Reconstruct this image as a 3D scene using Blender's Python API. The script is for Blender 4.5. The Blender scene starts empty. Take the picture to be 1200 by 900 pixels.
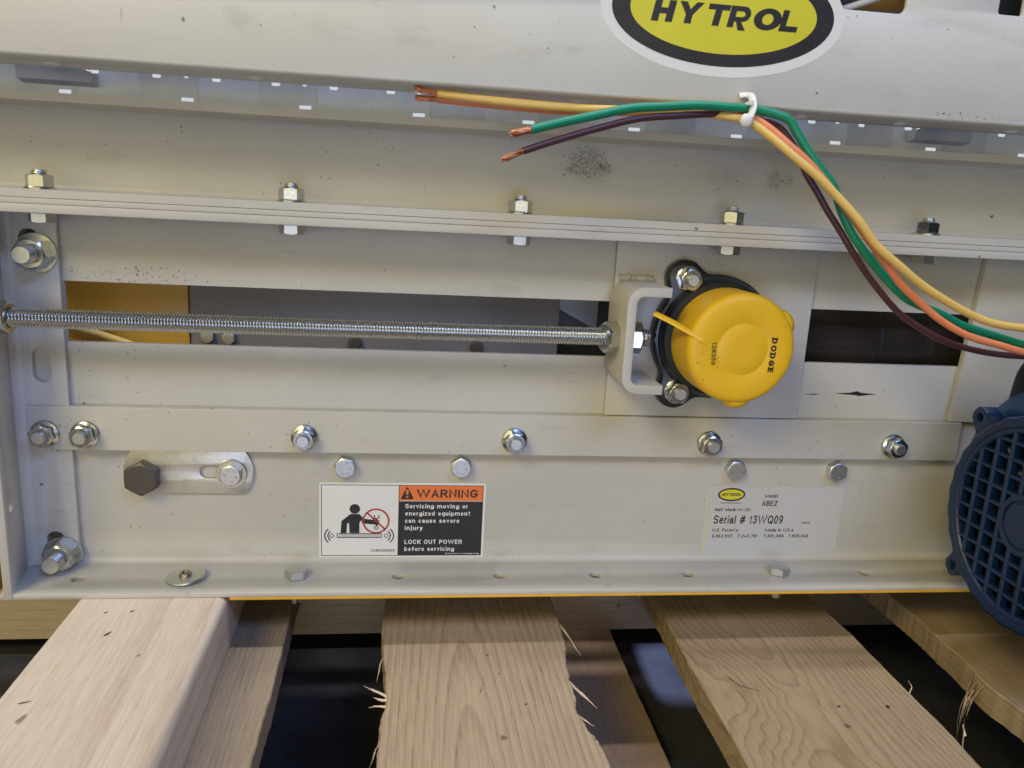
import bpy, bmesh, math, random
from math import sin, cos, pi, radians, sqrt, hypot, atan2, exp
from mathutils import Matrix, Vector

random.seed(7)
SC = bpy.context.scene
COL = SC.collection
MM = 0.001
ME = {}          # shared fastener meshes

# ------------------------------------------------------------------ camera
cam = bpy.data.cameras.new('camera')
cam_ob = bpy.data.objects.new('camera', cam)
COL.objects.link(cam_ob)
Rr = Vector((0.99142796, -0.12002638, 0.05161648))
Rd = Vector((0.0235888, -0.22413359, -0.97427291))
Rf = Vector((0.12850743, 0.96713898, -0.21938103))
m = Matrix.Identity(4)
for i in range(3):
    m[i][0] = Rr[i]; m[i][1] = -Rd[i]; m[i][2] = -Rf[i]
m.translation = Vector((0, -0.570, 0.271))
cam_ob.matrix_world = m
cam.sensor_width = 36.0
cam.lens = 926.1 / 1200 * 36
cam.clip_start = 0.01
cam.clip_end = 60
cam.dof.use_dof = True
cam.dof.focus_distance = 0.585
cam.dof.aperture_fstop = 11.0
SC.camera = cam_ob

# ------------------------------------------------------------------ world and lamps
world = bpy.data.worlds.new('World')
SC.world = world
world.use_nodes = True
bg = world.node_tree.nodes['Background']
bg.inputs[0].default_value = (0.70, 0.80, 1.0, 1)
bg.inputs[1].default_value = 0.012
SC.view_settings.view_transform = 'Standard'
SC.view_settings.look = 'None'
SC.view_settings.exposure = 0.0
SC.view_settings.gamma = 1.0
SC.view_settings.use_curve_mapping = False
SC.cycles.max_bounces = 8


def area(name, loc, target, sx, sy, power, color, spread=180):
    li = bpy.data.lights.new(name, 'AREA')
    li.shape = 'RECTANGLE'
    li.size = sx; li.size_y = sy
    li.energy = power; li.color = color
    li.spread = radians(spread)
    o = bpy.data.objects.new(name, li)
    COL.objects.link(o)
    o.location = loc
    o.rotation_euler = (Vector(target) - Vector(loc)).to_track_quat('-Z', 'Y').to_euler()
    return o


def spot(name, loc, target, power, color, deg, blend=0.3, r=0.01):
    li = bpy.data.lights.new(name, 'SPOT')
    li.energy = power; li.color = color; li.spot_size = radians(deg); li.spot_blend = blend; li.shadow_soft_size = r
    o = bpy.data.objects.new(name, li)
    COL.objects.link(o)
    o.location = loc
    o.rotation_euler = (Vector(target) - Vector(loc)).to_track_quat('-Z', 'Y').to_euler()


area('ceiling_strip_light', (0.10, -0.24, 2.3), (0.1, -0.22, 0), 2.0, 0.07, 27, (0.92, 0.93, 1.0))
area('warm_luminaire', (-1.2, -1.6, 1.6), (0, 0, 0.1), 1.0, 0.6, 28, (1.0, 0.87, 0.46))
area('cool_luminaire', (0.80, -1.6, 1.75), (0.25, 0, 0.1), 1.3, 0.5, 24, (0.32, 0.47, 1.0))
area('warm_hall_light', (-1.0, -2.8, 0.55), (0.0, 0, 0.15), 4.6, 2.0, 31, (1.0, 0.89, 0.49))
area('cool_fill', (0.02, -1.25, 0.02), (0.45, 0, 0.08), 0.5, 0.3, 2.6, (0.45, 0.58, 1.0))  # added cool fill, low in front, for the right of the panel
spot('floor_gap_light', (-0.125, 0.110, 0.205), (0.258, 0.085, -0.157), 44, (0.46, 0.55, 1.0), 12, 0.5)  # added spot standing in for daylight leaking onto the floor
spot('floor_gap_light', (0.60, 0.125, 0.20), (0.545, 0.118, -0.157), 22, (0.40, 0.52, 1.0), 17, 0.4)  # second added spot, also in place of leaking daylight

# ------------------------------------------------------------------ node helpers
class NT:
    def __init__(s, name):
        s.mat = bpy.data.materials.new(name)
        s.mat.use_nodes = True
        s.t = s.mat.node_tree
        s.b = s.t.nodes['Principled BSDF']

    def n(s, kind, **kw):
        o = s.t.nodes.new(kind)
        for k, v in kw.items():
            setattr(o, k, v)
        return o

    def put(s, sock, v):
        if isinstance(v, bpy.types.NodeSocket):
            s.t.links.new(v, sock)
        else:
            if sock.type == 'RGBA' and len(v) == 3:
                v = (*v, 1)
            sock.default_value = v

    def math(s, op, a, b=0.0, c=None, clamp=False):
        o = s.n('ShaderNodeMath', operation=op, use_clamp=clamp)
        s.put(o.inputs[0], a); s.put(o.inputs[1], b)
        if c is not None: s.put(o.inputs[2], c)
        return o.outputs[0]

    def vmath(s, op, a, b=(0, 0, 0)):
        o = s.n('ShaderNodeVectorMath', operation=op)
        s.put(o.inputs[0], a); s.put(o.inputs[1], b)
        return o.outputs['Value'] if op in ('LENGTH', 'DOT_PRODUCT', 'DISTANCE') else o.outputs[0]

    def noise(s, vec, scale, detail=3, rough=0.5, dist=0.0, out=0):
        o = s.n('ShaderNodeTexNoise')
        s.put(o.inputs['Vector'], vec)
        o.inputs['Scale'].default_value = scale
        o.inputs['Detail'].default_value = detail
        o.inputs['Roughness'].default_value = rough
        o.inputs['Distortion'].default_value = dist
        return o.outputs[out]

    def ramp(s, fac, stops):
        o = s.n('ShaderNodeValToRGB')
        s.put(o.inputs[0], fac)
        e = o.color_ramp.elements
        while len(e) < len(stops): e.new(0.5)
        for el, (p, c) in zip(e, stops):
            el.position = p
            el.color = (*c, 1) if hasattr(c, '__len__') else (c, c, c, 1)
        return o.outputs[0]

    def mix(s, fac, a, b, mode='MIX'):
        o = s.n('ShaderNodeMix', data_type='RGBA', blend_type=mode)
        s.put(o.inputs[0], fac); s.put(o.inputs[6], a); s.put(o.inputs[7], b)
        return o.outputs[2]

    def maprange(s, v, a, b, c=0.0, d=1.0, smooth=True):
        o = s.n('ShaderNodeMapRange', interpolation_type='SMOOTHSTEP' if smooth else 'LINEAR')
        s.put(o.inputs[0], v)
        for i, q in enumerate((a, b, c, d)): s.put(o.inputs[i + 1], q)
        return o.outputs[0]

    def pos(s):
        return s.n('ShaderNodeNewGeometry').outputs['Position']

    def obj(s):
        return s.n('ShaderNodeTexCoord').outputs['Object']

    def bump(s, h, strength, dist):
        o = s.n('ShaderNodeBump')
        o.inputs['Strength'].default_value = strength
        o.inputs['Distance'].default_value = dist
        s.put(o.inputs['Height'], h)
        s.put(s.b.inputs['Normal'], o.outputs[0])

    def set(s, color=None, rough=None, metal=None, spec=None, coat=None):
        if color is not None: s.put(s.b.inputs['Base Color'], color)
        if rough is not None: s.put(s.b.inputs['Roughness'], rough)
        if metal is not None: s.put(s.b.inputs['Metallic'], metal)
        if spec is not None: s.put(s.b.inputs['Specular IOR Level'], spec)
        if coat is not None: s.put(s.b.inputs['Coat Weight'], coat)
        return s.mat


def speckles(t, p, scale, dens):
    """0..1 mask of small irregular specks; dens is a socket or value 0..1"""
    v = t.n('ShaderNodeTexVoronoi', feature='F1')
    wob = t.vmath('ADD', p, t.vmath('SCALE', t.noise(p, scale * 2.2, 2, out=1), (0, 0, 0)))
    t.put(v.inputs['Vector'], p)
    v.inputs['Scale'].default_value = scale
    d = t.math('ADD', v.outputs['Distance'], t.math('MULTIPLY', t.math('SUBTRACT', t.noise(p, scale * 2.4, 2), 0.5), 0.55))
    rnd = t.n('ShaderNodeSeparateColor')
    t.put(rnd.inputs[0], v.outputs['Color'])
    keep = t.math('LESS_THAN', rnd.outputs[0], dens)
    size = t.math('MULTIPLY_ADD', rnd.outputs[1], 0.30, 0.10)
    return t.math('MULTIPLY', keep, t.maprange(d, size, t.math('MULTIPLY', size, 0.55)))


def m_paint(name='painted_steel', base=(0.55, 0.525, 0.465), clusters=(), rough=0.42):
    t = NT(name)
    p = t.pos()
    big = t.noise(p, 9, 3)
    col = t.mix(t.maprange(big, 0.3, 0.7), tuple(c * 0.955 for c in base), tuple(min(1, c * 1.03) for c in base))
    smear = t.noise(t.vmath('MULTIPLY', p, (6, 20, 40)), 1.0, 4, 0.6)
    col = t.mix(t.math('MULTIPLY', t.maprange(smear, 0.56, 0.8), 0.16), col, (0.36, 0.33, 0.27))
    dens = t.math('MULTIPLY_ADD', t.maprange(t.noise(p, 14, 2), 0.5, 0.75), 0.035, 0.006)
    tot = dens
    smud = None
    for (cx, cy, cz, sx, sy, sz, k, dark) in clusters:
        d = t.vmath('LENGTH', t.vmath('MULTIPLY', t.vmath('SUBTRACT', p, (cx * MM, cy * MM, cz * MM)), (1 / (sx * MM), 1 / (sy * MM), 1 / (sz * MM))))
        d = t.math('ADD', d, t.math('MULTIPLY', t.math('SUBTRACT', t.noise(p, 60, 3), 0.5), 0.7))
        f = t.maprange(d, 1.0, 0.25)
        tot = t.math('ADD', tot, t.math('MULTIPLY', f, k))
        if dark:
            q = t.math('MULTIPLY', f, dark)
            smud = q if smud is None else t.math('ADD', smud, q)
    if smud is not None:
        col = t.mix(t.math('MULTIPLY', smud, t.maprange(t.noise(p, 420, 3, 0.7), 0.25, 0.75), None, True), col, (0.13, 0.115, 0.10))
    sp = t.math('MAXIMUM', t.math('MAXIMUM', speckles(t, p, 520, tot), t.math('MULTIPLY', speckles(t, p, 1100, t.math('MULTIPLY', tot, 1.2)), 0.7)), t.math('MULTIPLY', speckles(t, p, 230, t.math('MULTIPLY', tot, 0.35)), 0.9))
    col = t.mix(t.math('MULTIPLY', sp, 0.8), col, (0.085, 0.07, 0.055))
    for vec, th in (((9, 9, 420), 0.735), ((300, 9, 30), 0.745)):
        sc_ = t.noise(t.vmath('ADD', t.vmath('MULTIPLY', p, vec), t.vmath('MULTIPLY', t.noise(p, 25, 2, out=1), (0.6, 0.6, 0.6))), 1.0, 2, 0.5)
        msk = t.math('MULTIPLY', t.maprange(sc_, th, th + 0.05), t.maprange(t.noise(p, 17, 2), 0.50, 0.66))
        col = t.mix(t.math('MULTIPLY', msk, 0.48), col, (0.20, 0.18, 0.15))
    rub = t.noise(t.vmath('MULTIPLY', p, (22, 22, 60)), 1.0, 5, 0.65)
    col = t.mix(t.math('MULTIPLY', t.maprange(rub, 0.55, 0.80), 0.32), col, (0.27, 0.24, 0.19))
    t.bump(t.noise(p, 900, 2), 0.16, 0.0002)
    return t.set(col, t.math('MULTIPLY_ADD', t.noise(p, 30, 3), 0.20, rough - 0.10), 0.0, 0.45)


def m_metal(name, base, rough, scale=400, var=0.15, bump=0.05, metal=1.0, dirt=0.0):
    t = NT(name)
    p = t.obj()
    nz = t.noise(p, scale, 4, 0.6)
    col = t.mix(nz, tuple(c * (1 - var) for c in base), tuple(min(1, c * (1 + var)) for c in base))
    if dirt:
        col = t.mix(t.math('MULTIPLY', t.maprange(t.noise(p, scale * 0.35, 5, 0.7), 0.52, 0.72), dirt), col, (0.10, 0.085, 0.06))
    t.bump(nz, bump, 0.0003)
    return t.set(col, t.math('MULTIPLY_ADD', nz, 0.18, rough - 0.09), metal)


def m_flat(name, base, rough=0.5, metal=0.0, scale=120, var=0.06, bump=0.0, spec=0.5):
    t = NT(name)
    p = t.obj()
    nz = t.noise(p, scale, 3)
    col = t.mix(nz, tuple(c * (1 - var) for c in base), tuple(min(1, c * (1 + var)) for c in base))
    if bump: t.bump(t.noise(p, scale * 6, 2), bump, 0.0003)
    return t.set(col, t.math('MULTIPLY_ADD', nz, 0.1, rough - 0.05), metal, spec)


def m_wood(name, light, dark, seed, tilt=0.05, pitch=5.0, z0=30.0, x0=70.0, saw=0.5, knots=(), warp=6.0, pores=0.8, ringw=0.27):
    """lumber with the grain along Y; x0,z0 place the pith (mm), tilt makes cathedral arches"""
    t = NT(name)
    p0 = t.vmath('SCALE', t.obj(), (0, 0, 0))
    p0.node.inputs['Scale'].default_value = 1000.0        # mm
    sep = t.n('ShaderNodeSeparateXYZ'); t.put(sep.inputs[0], p0)
    x, y, z = sep.outputs
    off = t.n('ShaderNodeCombineXYZ')
    t.put(off.inputs[0], t.math('MULTIPLY', x, 0.016)); t.put(off.inputs[1], t.math('MULTIPLY', y, 0.0020)); t.put(off.inputs[2], t.math('ADD', t.math('MULTIPLY', z, 0.016), seed * 3.7))
    w1 = t.math('MULTIPLY', t.math('SUBTRACT', t.noise(off.outputs[0], 1.0, 3, 0.45), 0.5), warp * 4)
    dx = t.math('ADD', t.math('SUBTRACT', x, x0), w1)
    dz = t.math('ADD', t.math('SUBTRACT', z, z0), t.math('MULTIPLY', y, tilt))
    r = t.math('SQRT', t.math('ADD', t.math('MULTIPLY', dx, dx), t.math('MULTIPLY', dz, dz)))
    kn_dark = None
    for (kx, ky, ks, amp) in knots:
        ddx = t.math('SUBTRACT', x, kx); ddy = t.math('MULTIPLY', t.math('SUBTRACT', y, ky), 0.45)
        dd = t.math('SQRT', t.math('ADD', t.math('MULTIPLY', ddx, ddx), t.math('MULTIPLY', ddy, ddy)))
        dd = t.math('ADD', dd, t.math('MULTIPLY', t.math('SUBTRACT', t.noise(p0, 0.04, 1), 0.5), ks * 0.35))
        g = t.math('POWER', 2.718, t.math('MULTIPLY', t.math('MULTIPLY', dd, dd), -1.0 / (ks * ks)))
        r = t.math('ADD', r, t.math('MULTIPLY', g, amp))
        q = t.maprange(dd, ks * 0.30, ks * 0.02)
        kn_dark = q if kn_dark is None else t.math('MAXIMUM', kn_dark, q)
    ring = t.math('FRACT', t.math('DIVIDE', r, pitch))
    late = t.ramp(ring, [(0.0, 0.12), (0.55, 0.28), (0.86, 0.85), (0.93, 1.0), (1.0, 0.12)])
    str_ = t.n('ShaderNodeCombineXYZ')
    t.put(str_.inputs[0], t.math('MULTIPLY', x, 1.0)); t.put(str_.inputs[1], t.math('MULTIPLY', y, 0.035)); t.put(str_.inputs[2], t.math('ADD', z, seed * 11.3))
    fine = t.n('ShaderNodeCombineXYZ')
    t.put(fine.inputs[0], t.math('MULTIPLY', x, 1.9)); t.put(fine.inputs[1], t.math('MULTIPLY', y, 0.05)); t.put(fine.inputs[2], t.math('MULTIPLY_ADD', z, 1.9, seed * 5.1))
    fib = t.noise(str_.outputs[0], 0.9, 4, 0.65)
    por = t.maprange(t.noise(str_.outputs[0], 1.6, 2, 0.5), 0.60, 0.72)
    blotch = t.noise(t.vmath('MULTIPLY', p0, (0.012, 0.006, 0.012)), 1.0, 3)
    fac = t.math('ADD', t.math('MULTIPLY', late, ringw), t.math('ADD', t.math('MULTIPLY', t.math('SUBTRACT', fib, 0.5), 1.35), t.math('MULTIPLY', t.math('SUBTRACT', t.noise(fine.outputs[0], 1.0, 2, 0.6), 0.5), 0.55)))
    fac = t.math('ADD', fac, t.math('MULTIPLY', t.math('SUBTRACT', blotch, 0.45), 0.7), None, True)
    col = t.mix(fac, light, dark)
    col = t.mix(t.math('MULTIPLY', t.math('MULTIPLY', por, late), pores), col, tuple(c * 0.45 for c in dark))
    specks = speckles(t, t.vmath('SCALE', t.vmath('MULTIPLY', p0, (1, 0.6, 1)), (0, 0, 0)), 0.13, 0.012)
    specks.node.inputs[0].links[0].from_node  # keep
    col = t.mix(t.math('MULTIPLY', specks, 0.7), col, tuple(c * 0.25 for c in dark))
    if kn_dark is not None:
        col = t.mix(t.math('MULTIPLY', kn_dark, 0.45), col, (0.20, 0.10, 0.045))
    sawv = t.n('ShaderNodeCombineXYZ')
    t.put(sawv.inputs[0], t.math('MULTIPLY', x, 0.02)); t.put(sawv.inputs[1], t.math('MULTIPLY', y, 0.8)); t.put(sawv.inputs[2], seed)
    sw = t.noise(sawv.outputs[0], 1.0, 2, 0.6)
    swm = t.math('MULTIPLY', sw, t.noise(t.vmath('MULTIPLY', p0, (0.02, 0.02, 0.02)), 1.0, 2))
    col = t.mix(t.math('MULTIPLY', t.maprange(swm, 0.28, 0.42), 0.22 * saw), col, tuple(min(1, c * 1.2) for c in light))
    h = t.math('ADD', t.math('MULTIPLY', fib, 0.8), t.math('MULTIPLY', sw, saw))
    h = t.math('SUBTRACT', h, t.math('MULTIPLY', late, 0.25))
    t.bump(h, 0.45, 0.0005)
    return t.set(col, 0.72, 0.0, 0.25)


# fix for the scale vector math default (0) used in speckles()/m_wood
_orig_vmath = NT.vmath
def _vm(s, op, a, b=(0, 0, 0)):
    r = _orig_vmath(s, op, a, b)
    if op == 'SCALE':
        r.node.inputs['Scale'].default_value = 1.0
    return r
NT.vmath = _vm

CL = [(-185, 0, 211, 66, 30, 10, 0.75, 0.12), (121, 0, 303, 24, 40, 16, 0.8, 0.8), (110, 0, 299, 7, 30, 5, 0.5, 0.5), (135, 0, 300, 8, 30, 6, 0.5, 0.5),
      (-10, 0, 312, 30, 40, 16, 0.25, 0.0), (225, 0, 300, 22, 30, 14, 0.15, 0.25), (262, 0, 299, 9, 30, 9, 0.5, 0.5), (272, 0, 300, 5, 30, 7, 0.5, 0.4),
      (-236, -30, 0, 14, 20, 12, 0.4, 0.2), (-64, -20, 2, 12, 14, 8, 0.55, 0.2), (-250, 0, 60, 20, 60, 60, 0.06, 0.0), (-200, 0, 160, 50, 30, 24, 0.12, 0.0),
      (220, 0, 238, 30, 10, 14, 0.25, 0.2), (228, -8, 104, 12, 6, 10, 0.2, 0.35), (-155, -45, 2, 12, 10, 6, 0.5, 0.2), (140, -75, 361, 22, 10, 9, 0.25, 0.18),
      (-78, -8, 101, 17, 6, 14, 0.22, 0.22), (-236, -8, 101, 34, 6, 16, 0.2, 0.2), (384, -8, 101, 15, 6, 14, 0.15, 0.2), (-248, -5, 222, 20, 6, 22, 0.2, 0.22), (-60, 0, 30, 40, 5, 30, 0.10, 0.0), (170, 0, 238, 30, 8, 12, 0.3, 0.15), (356, -74, 342, 50, 8, 3, 0.5, 0.0), (360, -20, 270, 20, 30, 8, 0.2, 0.0)]
M = {}
M['paint'] = m_paint('painted_steel', clusters=CL)
M['paint_up'] = m_paint('guard_paint', base=(0.60, 0.585, 0.54), clusters=CL[-3:], rough=0.36)
M['zinc'] = m_metal('zinc_plate', (0.62, 0.63, 0.61), 0.23, 500, 0.16, 0.10)
M['zinc_head'] = m_metal('zinc_head', (0.66, 0.66, 0.65), 0.42, 700, 0.22, 0.25)
M['zinc_rod'] = m_metal('zinc_thread', (0.60, 0.62, 0.62), 0.27, 500, 0.22, 0.10)
M['galv'] = m_metal('galvanised_strap', (0.62, 0.60, 0.55), 0.42, 130, 0.14, 0.10, 0.9, 0.30)
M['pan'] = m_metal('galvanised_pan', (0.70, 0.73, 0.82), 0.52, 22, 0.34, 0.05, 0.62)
M['washer'] = m_metal('washer_zinc', (0.60, 0.63, 0.60), 0.38, 200, 0.10, 0.08)
M['blackox'] = m_metal('black_oxide', (0.115, 0.098, 0.088), 0.48, 300, 0.18, 0.08, 0.55)
M['copper'] = m_metal('copper_strand', (0.62, 0.25, 0.13), 0.30, 800, 0.2, 0.1)
def m_cap():
    t = NT('yellow_plastic'); p = t.obj()
    col = t.mix(t.noise(p, 40, 4), (0.76, 0.44, 0.010), (0.86, 0.52, 0.016))
    col = t.mix(t.math('MULTIPLY', speckles(t, p, 420, 0.05), 0.6), col, (0.20, 0.13, 0.05))
    col = t.mix(t.math('MULTIPLY', t.maprange(t.noise(p, 70, 5, 0.7), 0.56, 0.75), 0.16), col, (0.40, 0.27, 0.07))
    t.bump(t.noise(p, 700, 3), 0.12, 0.0002)
    return t.set(col, t.math('MULTIPLY_ADD', t.noise(p, 60, 3), 0.2, 0.34), 0.0)
M['yellowcap'] = m_cap()
M['casting'] = m_flat('dark_casting_paint', (0.014, 0.020, 0.023), 0.30, 0, 60, 0.3, 0.12)
M['yellowpaint'] = m_flat('yellow_paint', (0.64, 0.36, 0.05), 0.45, 0, 20, 0.10)
M['yelloworange'] = m_flat('yellow_edge_paint', (0.82, 0.44, 0.04), 0.45, 0, 60, 0.14)
M['greyplate'] = m_flat('grey_inner_plate', (0.24, 0.235, 0.27), 0.5, 0.2, 18, 0.22)
M['bracketgrey'] = m_flat('blue_grey_bracket', (0.44, 0.45, 0.52), 0.42, 0.35, 40, 0.15)
M['roller'] = m_flat('black_lagging', (0.085, 0.068, 0.055), 0.24, 0.75, 25, 0.7)
M['ins_green'] = m_flat('green_insulation', (0.006, 0.23, 0.115), 0.30, 0, 90, 0.12)
M['ins_brown'] = m_flat('brown_insulation', (0.075, 0.028, 0.038), 0.34, 0, 90, 0.2)
M['ins_yellow'] = m_flat('yellow_insulation', (0.74, 0.49, 0.13), 0.34, 0, 90, 0.08)
M['ins_orange'] = m_flat('orange_insulation', (0.75, 0.24, 0.10), 0.36, 0, 90, 0.10)
M['nylon'] = m_flat('white_nylon', (0.72, 0.71, 0.66), 0.35, 0, 90, 0.05)
M['motor'] = m_flat('blue_motor_paint', (0.010, 0.050, 0.165), 0.30, 0, 40, 0.2, 0.05)
M['cowl'] = m_flat('dark_blue_cowl', (0.004, 0.018, 0.064), 0.40, 0, 60, 0.25, 0.10)
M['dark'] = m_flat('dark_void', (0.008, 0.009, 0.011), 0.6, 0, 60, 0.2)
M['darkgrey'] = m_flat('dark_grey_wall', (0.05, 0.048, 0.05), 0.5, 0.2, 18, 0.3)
M['rubber'] = m_flat('black_rubber', (0.015, 0.015, 0.016), 0.5, 0, 60, 0.2)
M['white'] = m_flat('white_vinyl', (0.76, 0.745, 0.71), 0.38, 0, 40, 0.03)
M['print_white'] = m_flat('white_print', (0.78, 0.77, 0.74), 0.4, 0, 40, 0.02)
M['print_black'] = m_flat('black_print', (0.022, 0.020, 0.019), 0.40, 0, 60, 0.2)
M['print_orange'] = m_flat('orange_print', (0.80, 0.19, 0.035), 0.40, 0, 60, 0.04)
M['print_red'] = m_flat('red_print', (0.42, 0.035, 0.045), 0.4, 0, 60, 0.05)
M['print_yellow'] = m_flat('yellow_vinyl', (0.66, 0.60, 0.045), 0.30, 0, 25, 0.10)
M['film'] = m_flat('clear_grey_film', (0.545, 0.53, 0.505), 0.2, 0, 60, 0.01)
M['floor'] = m_flat('dark_concrete', (0.035, 0.035, 0.038), 0.7, 0, 30, 0.9, 0.3)
M['w_lumber'] = m_wood('pine_lumber', (0.68, 0.58, 0.463), (0.43, 0.31, 0.21), 1.3, tilt=0.012, pitch=13, z0=-70, x0=20, saw=0.25, warp=2.5, pores=0.15, ringw=0.42)
M['w_a'] = m_wood('oak_board_a', (0.369, 0.287, 0.194), (0.18, 0.123, 0.072), 2.1, tilt=0.02, pitch=3.2, z0=-60, x0=-60, warp=5)
M['w_b'] = m_wood('oak_board_b', (0.47, 0.36, 0.236), (0.25, 0.17, 0.096), 4.4, tilt=0.06, pitch=4.6, z0=-30, x0=58, warp=2.0, ringw=0.46)
M['w_c'] = m_wood('oak_board_c', (0.4, 0.295, 0.174), (0.19, 0.125, 0.06), 6.2, tilt=0.045, pitch=4.2, z0=-30, x0=50, warp=1.5, ringw=0.5, knots=((24, -112, 26, 22), (60, -175, 34, 14)))
M['w_d'] = m_wood('oak_board_d', (0.43, 0.325, 0.203), (0.23, 0.155, 0.083), 8.9, tilt=0.02, pitch=3.6, z0=-60, x0=-40, warp=4)
M['w_e'] = m_wood('stringer_wood', (0.5, 0.394, 0.288), (0.36, 0.266, 0.18), 9.9, tilt=0.0, pitch=7, z0=-60, x0=-40, warp=4, saw=0.2)
M['w_f'] = m_wood('base_board_wood', (0.42, 0.29, 0.18), (0.28, 0.18, 0.10), 3.3, tilt=0.05, pitch=5, z0=-50, x0=40, warp=4, knots=((70, -46, 16, 14),))
M['w_splint'] = m_flat('raw_splinter', (0.66, 0.50, 0.35), 0.7, 0, 200, 0.15)

# ------------------------------------------------------------------ object helpers
ORG = {}          # object -> world origin in mm


def tag(o, label=None, cat=None, group=None, kind=None):
    if label: o['label'] = label
    if cat: o['category'] = cat
    if group: o['group'] = group
    if kind: o['kind'] = kind
    return o


def empty(name, loc, label, cat, group=None):
    o = bpy.data.objects.new(name, None)
    COL.objects.link(o)
    o.empty_display_size = 0.01
    o.location = Vector(loc) * MM
    ORG[o] = Vector(loc)
    return tag(o, label, cat, group)


def link(name, mesh, mat, parent=None, org=(0, 0, 0), rot=None):
    o = bpy.data.objects.new(name, mesh)
    COL.objects.link(o)
    if mat is not None and not mesh.materials:
        mesh.materials.append(mat)
    ORG[o] = Vector(org)
    po = ORG[parent] if parent else Vector((0, 0, 0))
    if parent and getattr(parent, 'rotation_euler', None) and tuple(parent.rotation_euler) != (0.0, 0.0, 0.0):
        o.location = parent.rotation_euler.to_matrix().inverted() @ ((Vector(org) - po) * MM)
    else:
        o.location = (Vector(org) - po) * MM
    if rot: o.rotation_euler = rot
    o.parent = parent
    return o


class MB:
    """mesh builder, millimetres in, metres out"""
    def __init__(s): s.v = []; s.f = []

    def add(s, vs, fs):
        k = len(s.v)
        s.v += [tuple(q) for q in vs]
        s.f += [tuple(i + k for i in f) for f in fs]
        return s

    def box(s, x0, x1, y0, y1, z0, z1):
        return s.add([(x0, y0, z0), (x1, y0, z0), (x1, y1, z0), (x0, y1, z0), (x0, y0, z1), (x1, y0, z1), (x1, y1, z1), (x0, y1, z1)],
                     [(0, 3, 2, 1), (4, 5, 6, 7), (0, 1, 5, 4), (1, 2, 6, 5), (2, 3, 7, 6), (3, 0, 4, 7)])

    def rings(s, rs, close_a=True, close_b=True):
        n = len(rs[0]); vs = [p for r in rs for p in r]; fs = []
        for i in range(len(rs) - 1):
            for j in range(n):
                a, b = i * n + j, i * n + (j + 1) % n
                fs.append((a, b, b + n, a + n))
        if close_a: fs.append(tuple(range(n - 1, -1, -1)))
        if close_b: fs.append(tuple((len(rs) - 1) * n + j for j in range(n)))
        return s.add(vs, fs)

    def lathe(s, prof, seg=48, wave=None, ca=True, cb=True):
        """prof: (r, h) up the +Z axis"""
        rs = []
        for r, h in prof:
            rs.append([((r if wave is None else wave(r, h, 2 * pi * j / seg)) * cos(2 * pi * j / seg),
                        (r if wave is None else wave(r, h, 2 * pi * j / seg)) * sin(2 * pi * j / seg), h) for j in range(seg)])
        return s.rings(rs, ca, cb)

    def tube(s, pts, rad, seg=12, flat=1.0):
        pts = [Vector(p) for p in pts]
        rs = []; up = Vector((0, 0, 1))
        T0 = (pts[1] - pts[0]).normalized()
        N = T0.orthogonal().normalized()
        for i, p in enumerate(pts):
            T = (pts[min(i + 1, len(pts) - 1)] - pts[max(i - 1, 0)]).normalized()
            N = (N - T * N.dot(T)).normalized()
            B = T.cross(N)
            r = rad[i] if hasattr(rad, '__len__') else rad
            rs.append([p + N * r * cos(2 * pi * j / seg) + B * r * flat * sin(2 * pi * j / seg) for j in range(seg)])
        return s.rings(rs)

    def mesh(s, name, smooth=30):
        me = bpy.data.meshes.new(name)
        me.from_pydata([(x * MM, y * MM, z * MM) for x, y, z in s.v], [], s.f)
        bm = bmesh.new(); bm.from_mesh(me)
        bmesh.ops.recalc_face_normals(bm, faces=bm.faces)
        bm.to_mesh(me); bm.free()
        if smooth:
            me.shade_smooth()
            me.set_sharp_from_angle(angle=radians(smooth))
        return me


def spline(pts, sub=8):
    P = [Vector(p) for p in pts]
    P = [P[0] * 2 - P[1]] + P + [P[-1] * 2 - P[-2]]
    out = []
    for i in range(1, len(P) - 2):
        for k in range(sub):
            u = k / sub
            a, b, c, d = P[i - 1:i + 3]
            out.append(0.5 * ((2 * b) + (c - a) * u + (2 * a - 5 * b + 4 * c - d) * u * u + (3 * b - a - 3 * c + d) * u ** 3))
    out.append(P[-2])
    return out


def rect(u0, u1, v0, v1, r=0, n=5):
    if r <= 0: return [(u0, v0), (u1, v0), (u1, v1), (u0, v1)]
    o = []
    for cx, cy, a in ((u1 - r, v1 - r, 0), (u0 + r, v1 - r, 90), (u0 + r, v0 + r, 180), (u1 - r, v0 + r, 270)):
        for k in range(n + 1):
            q = radians(a + 90 * k / n)
            o.append((cx + r * cos(q), cy + r * sin(q)))
    return o


def circ(u, v, r, n=28, ry=None):
    return [(u + r * cos(2 * pi * k / n), v + (ry or r) * sin(2 * pi * k / n)) for k in range(n)]


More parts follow.
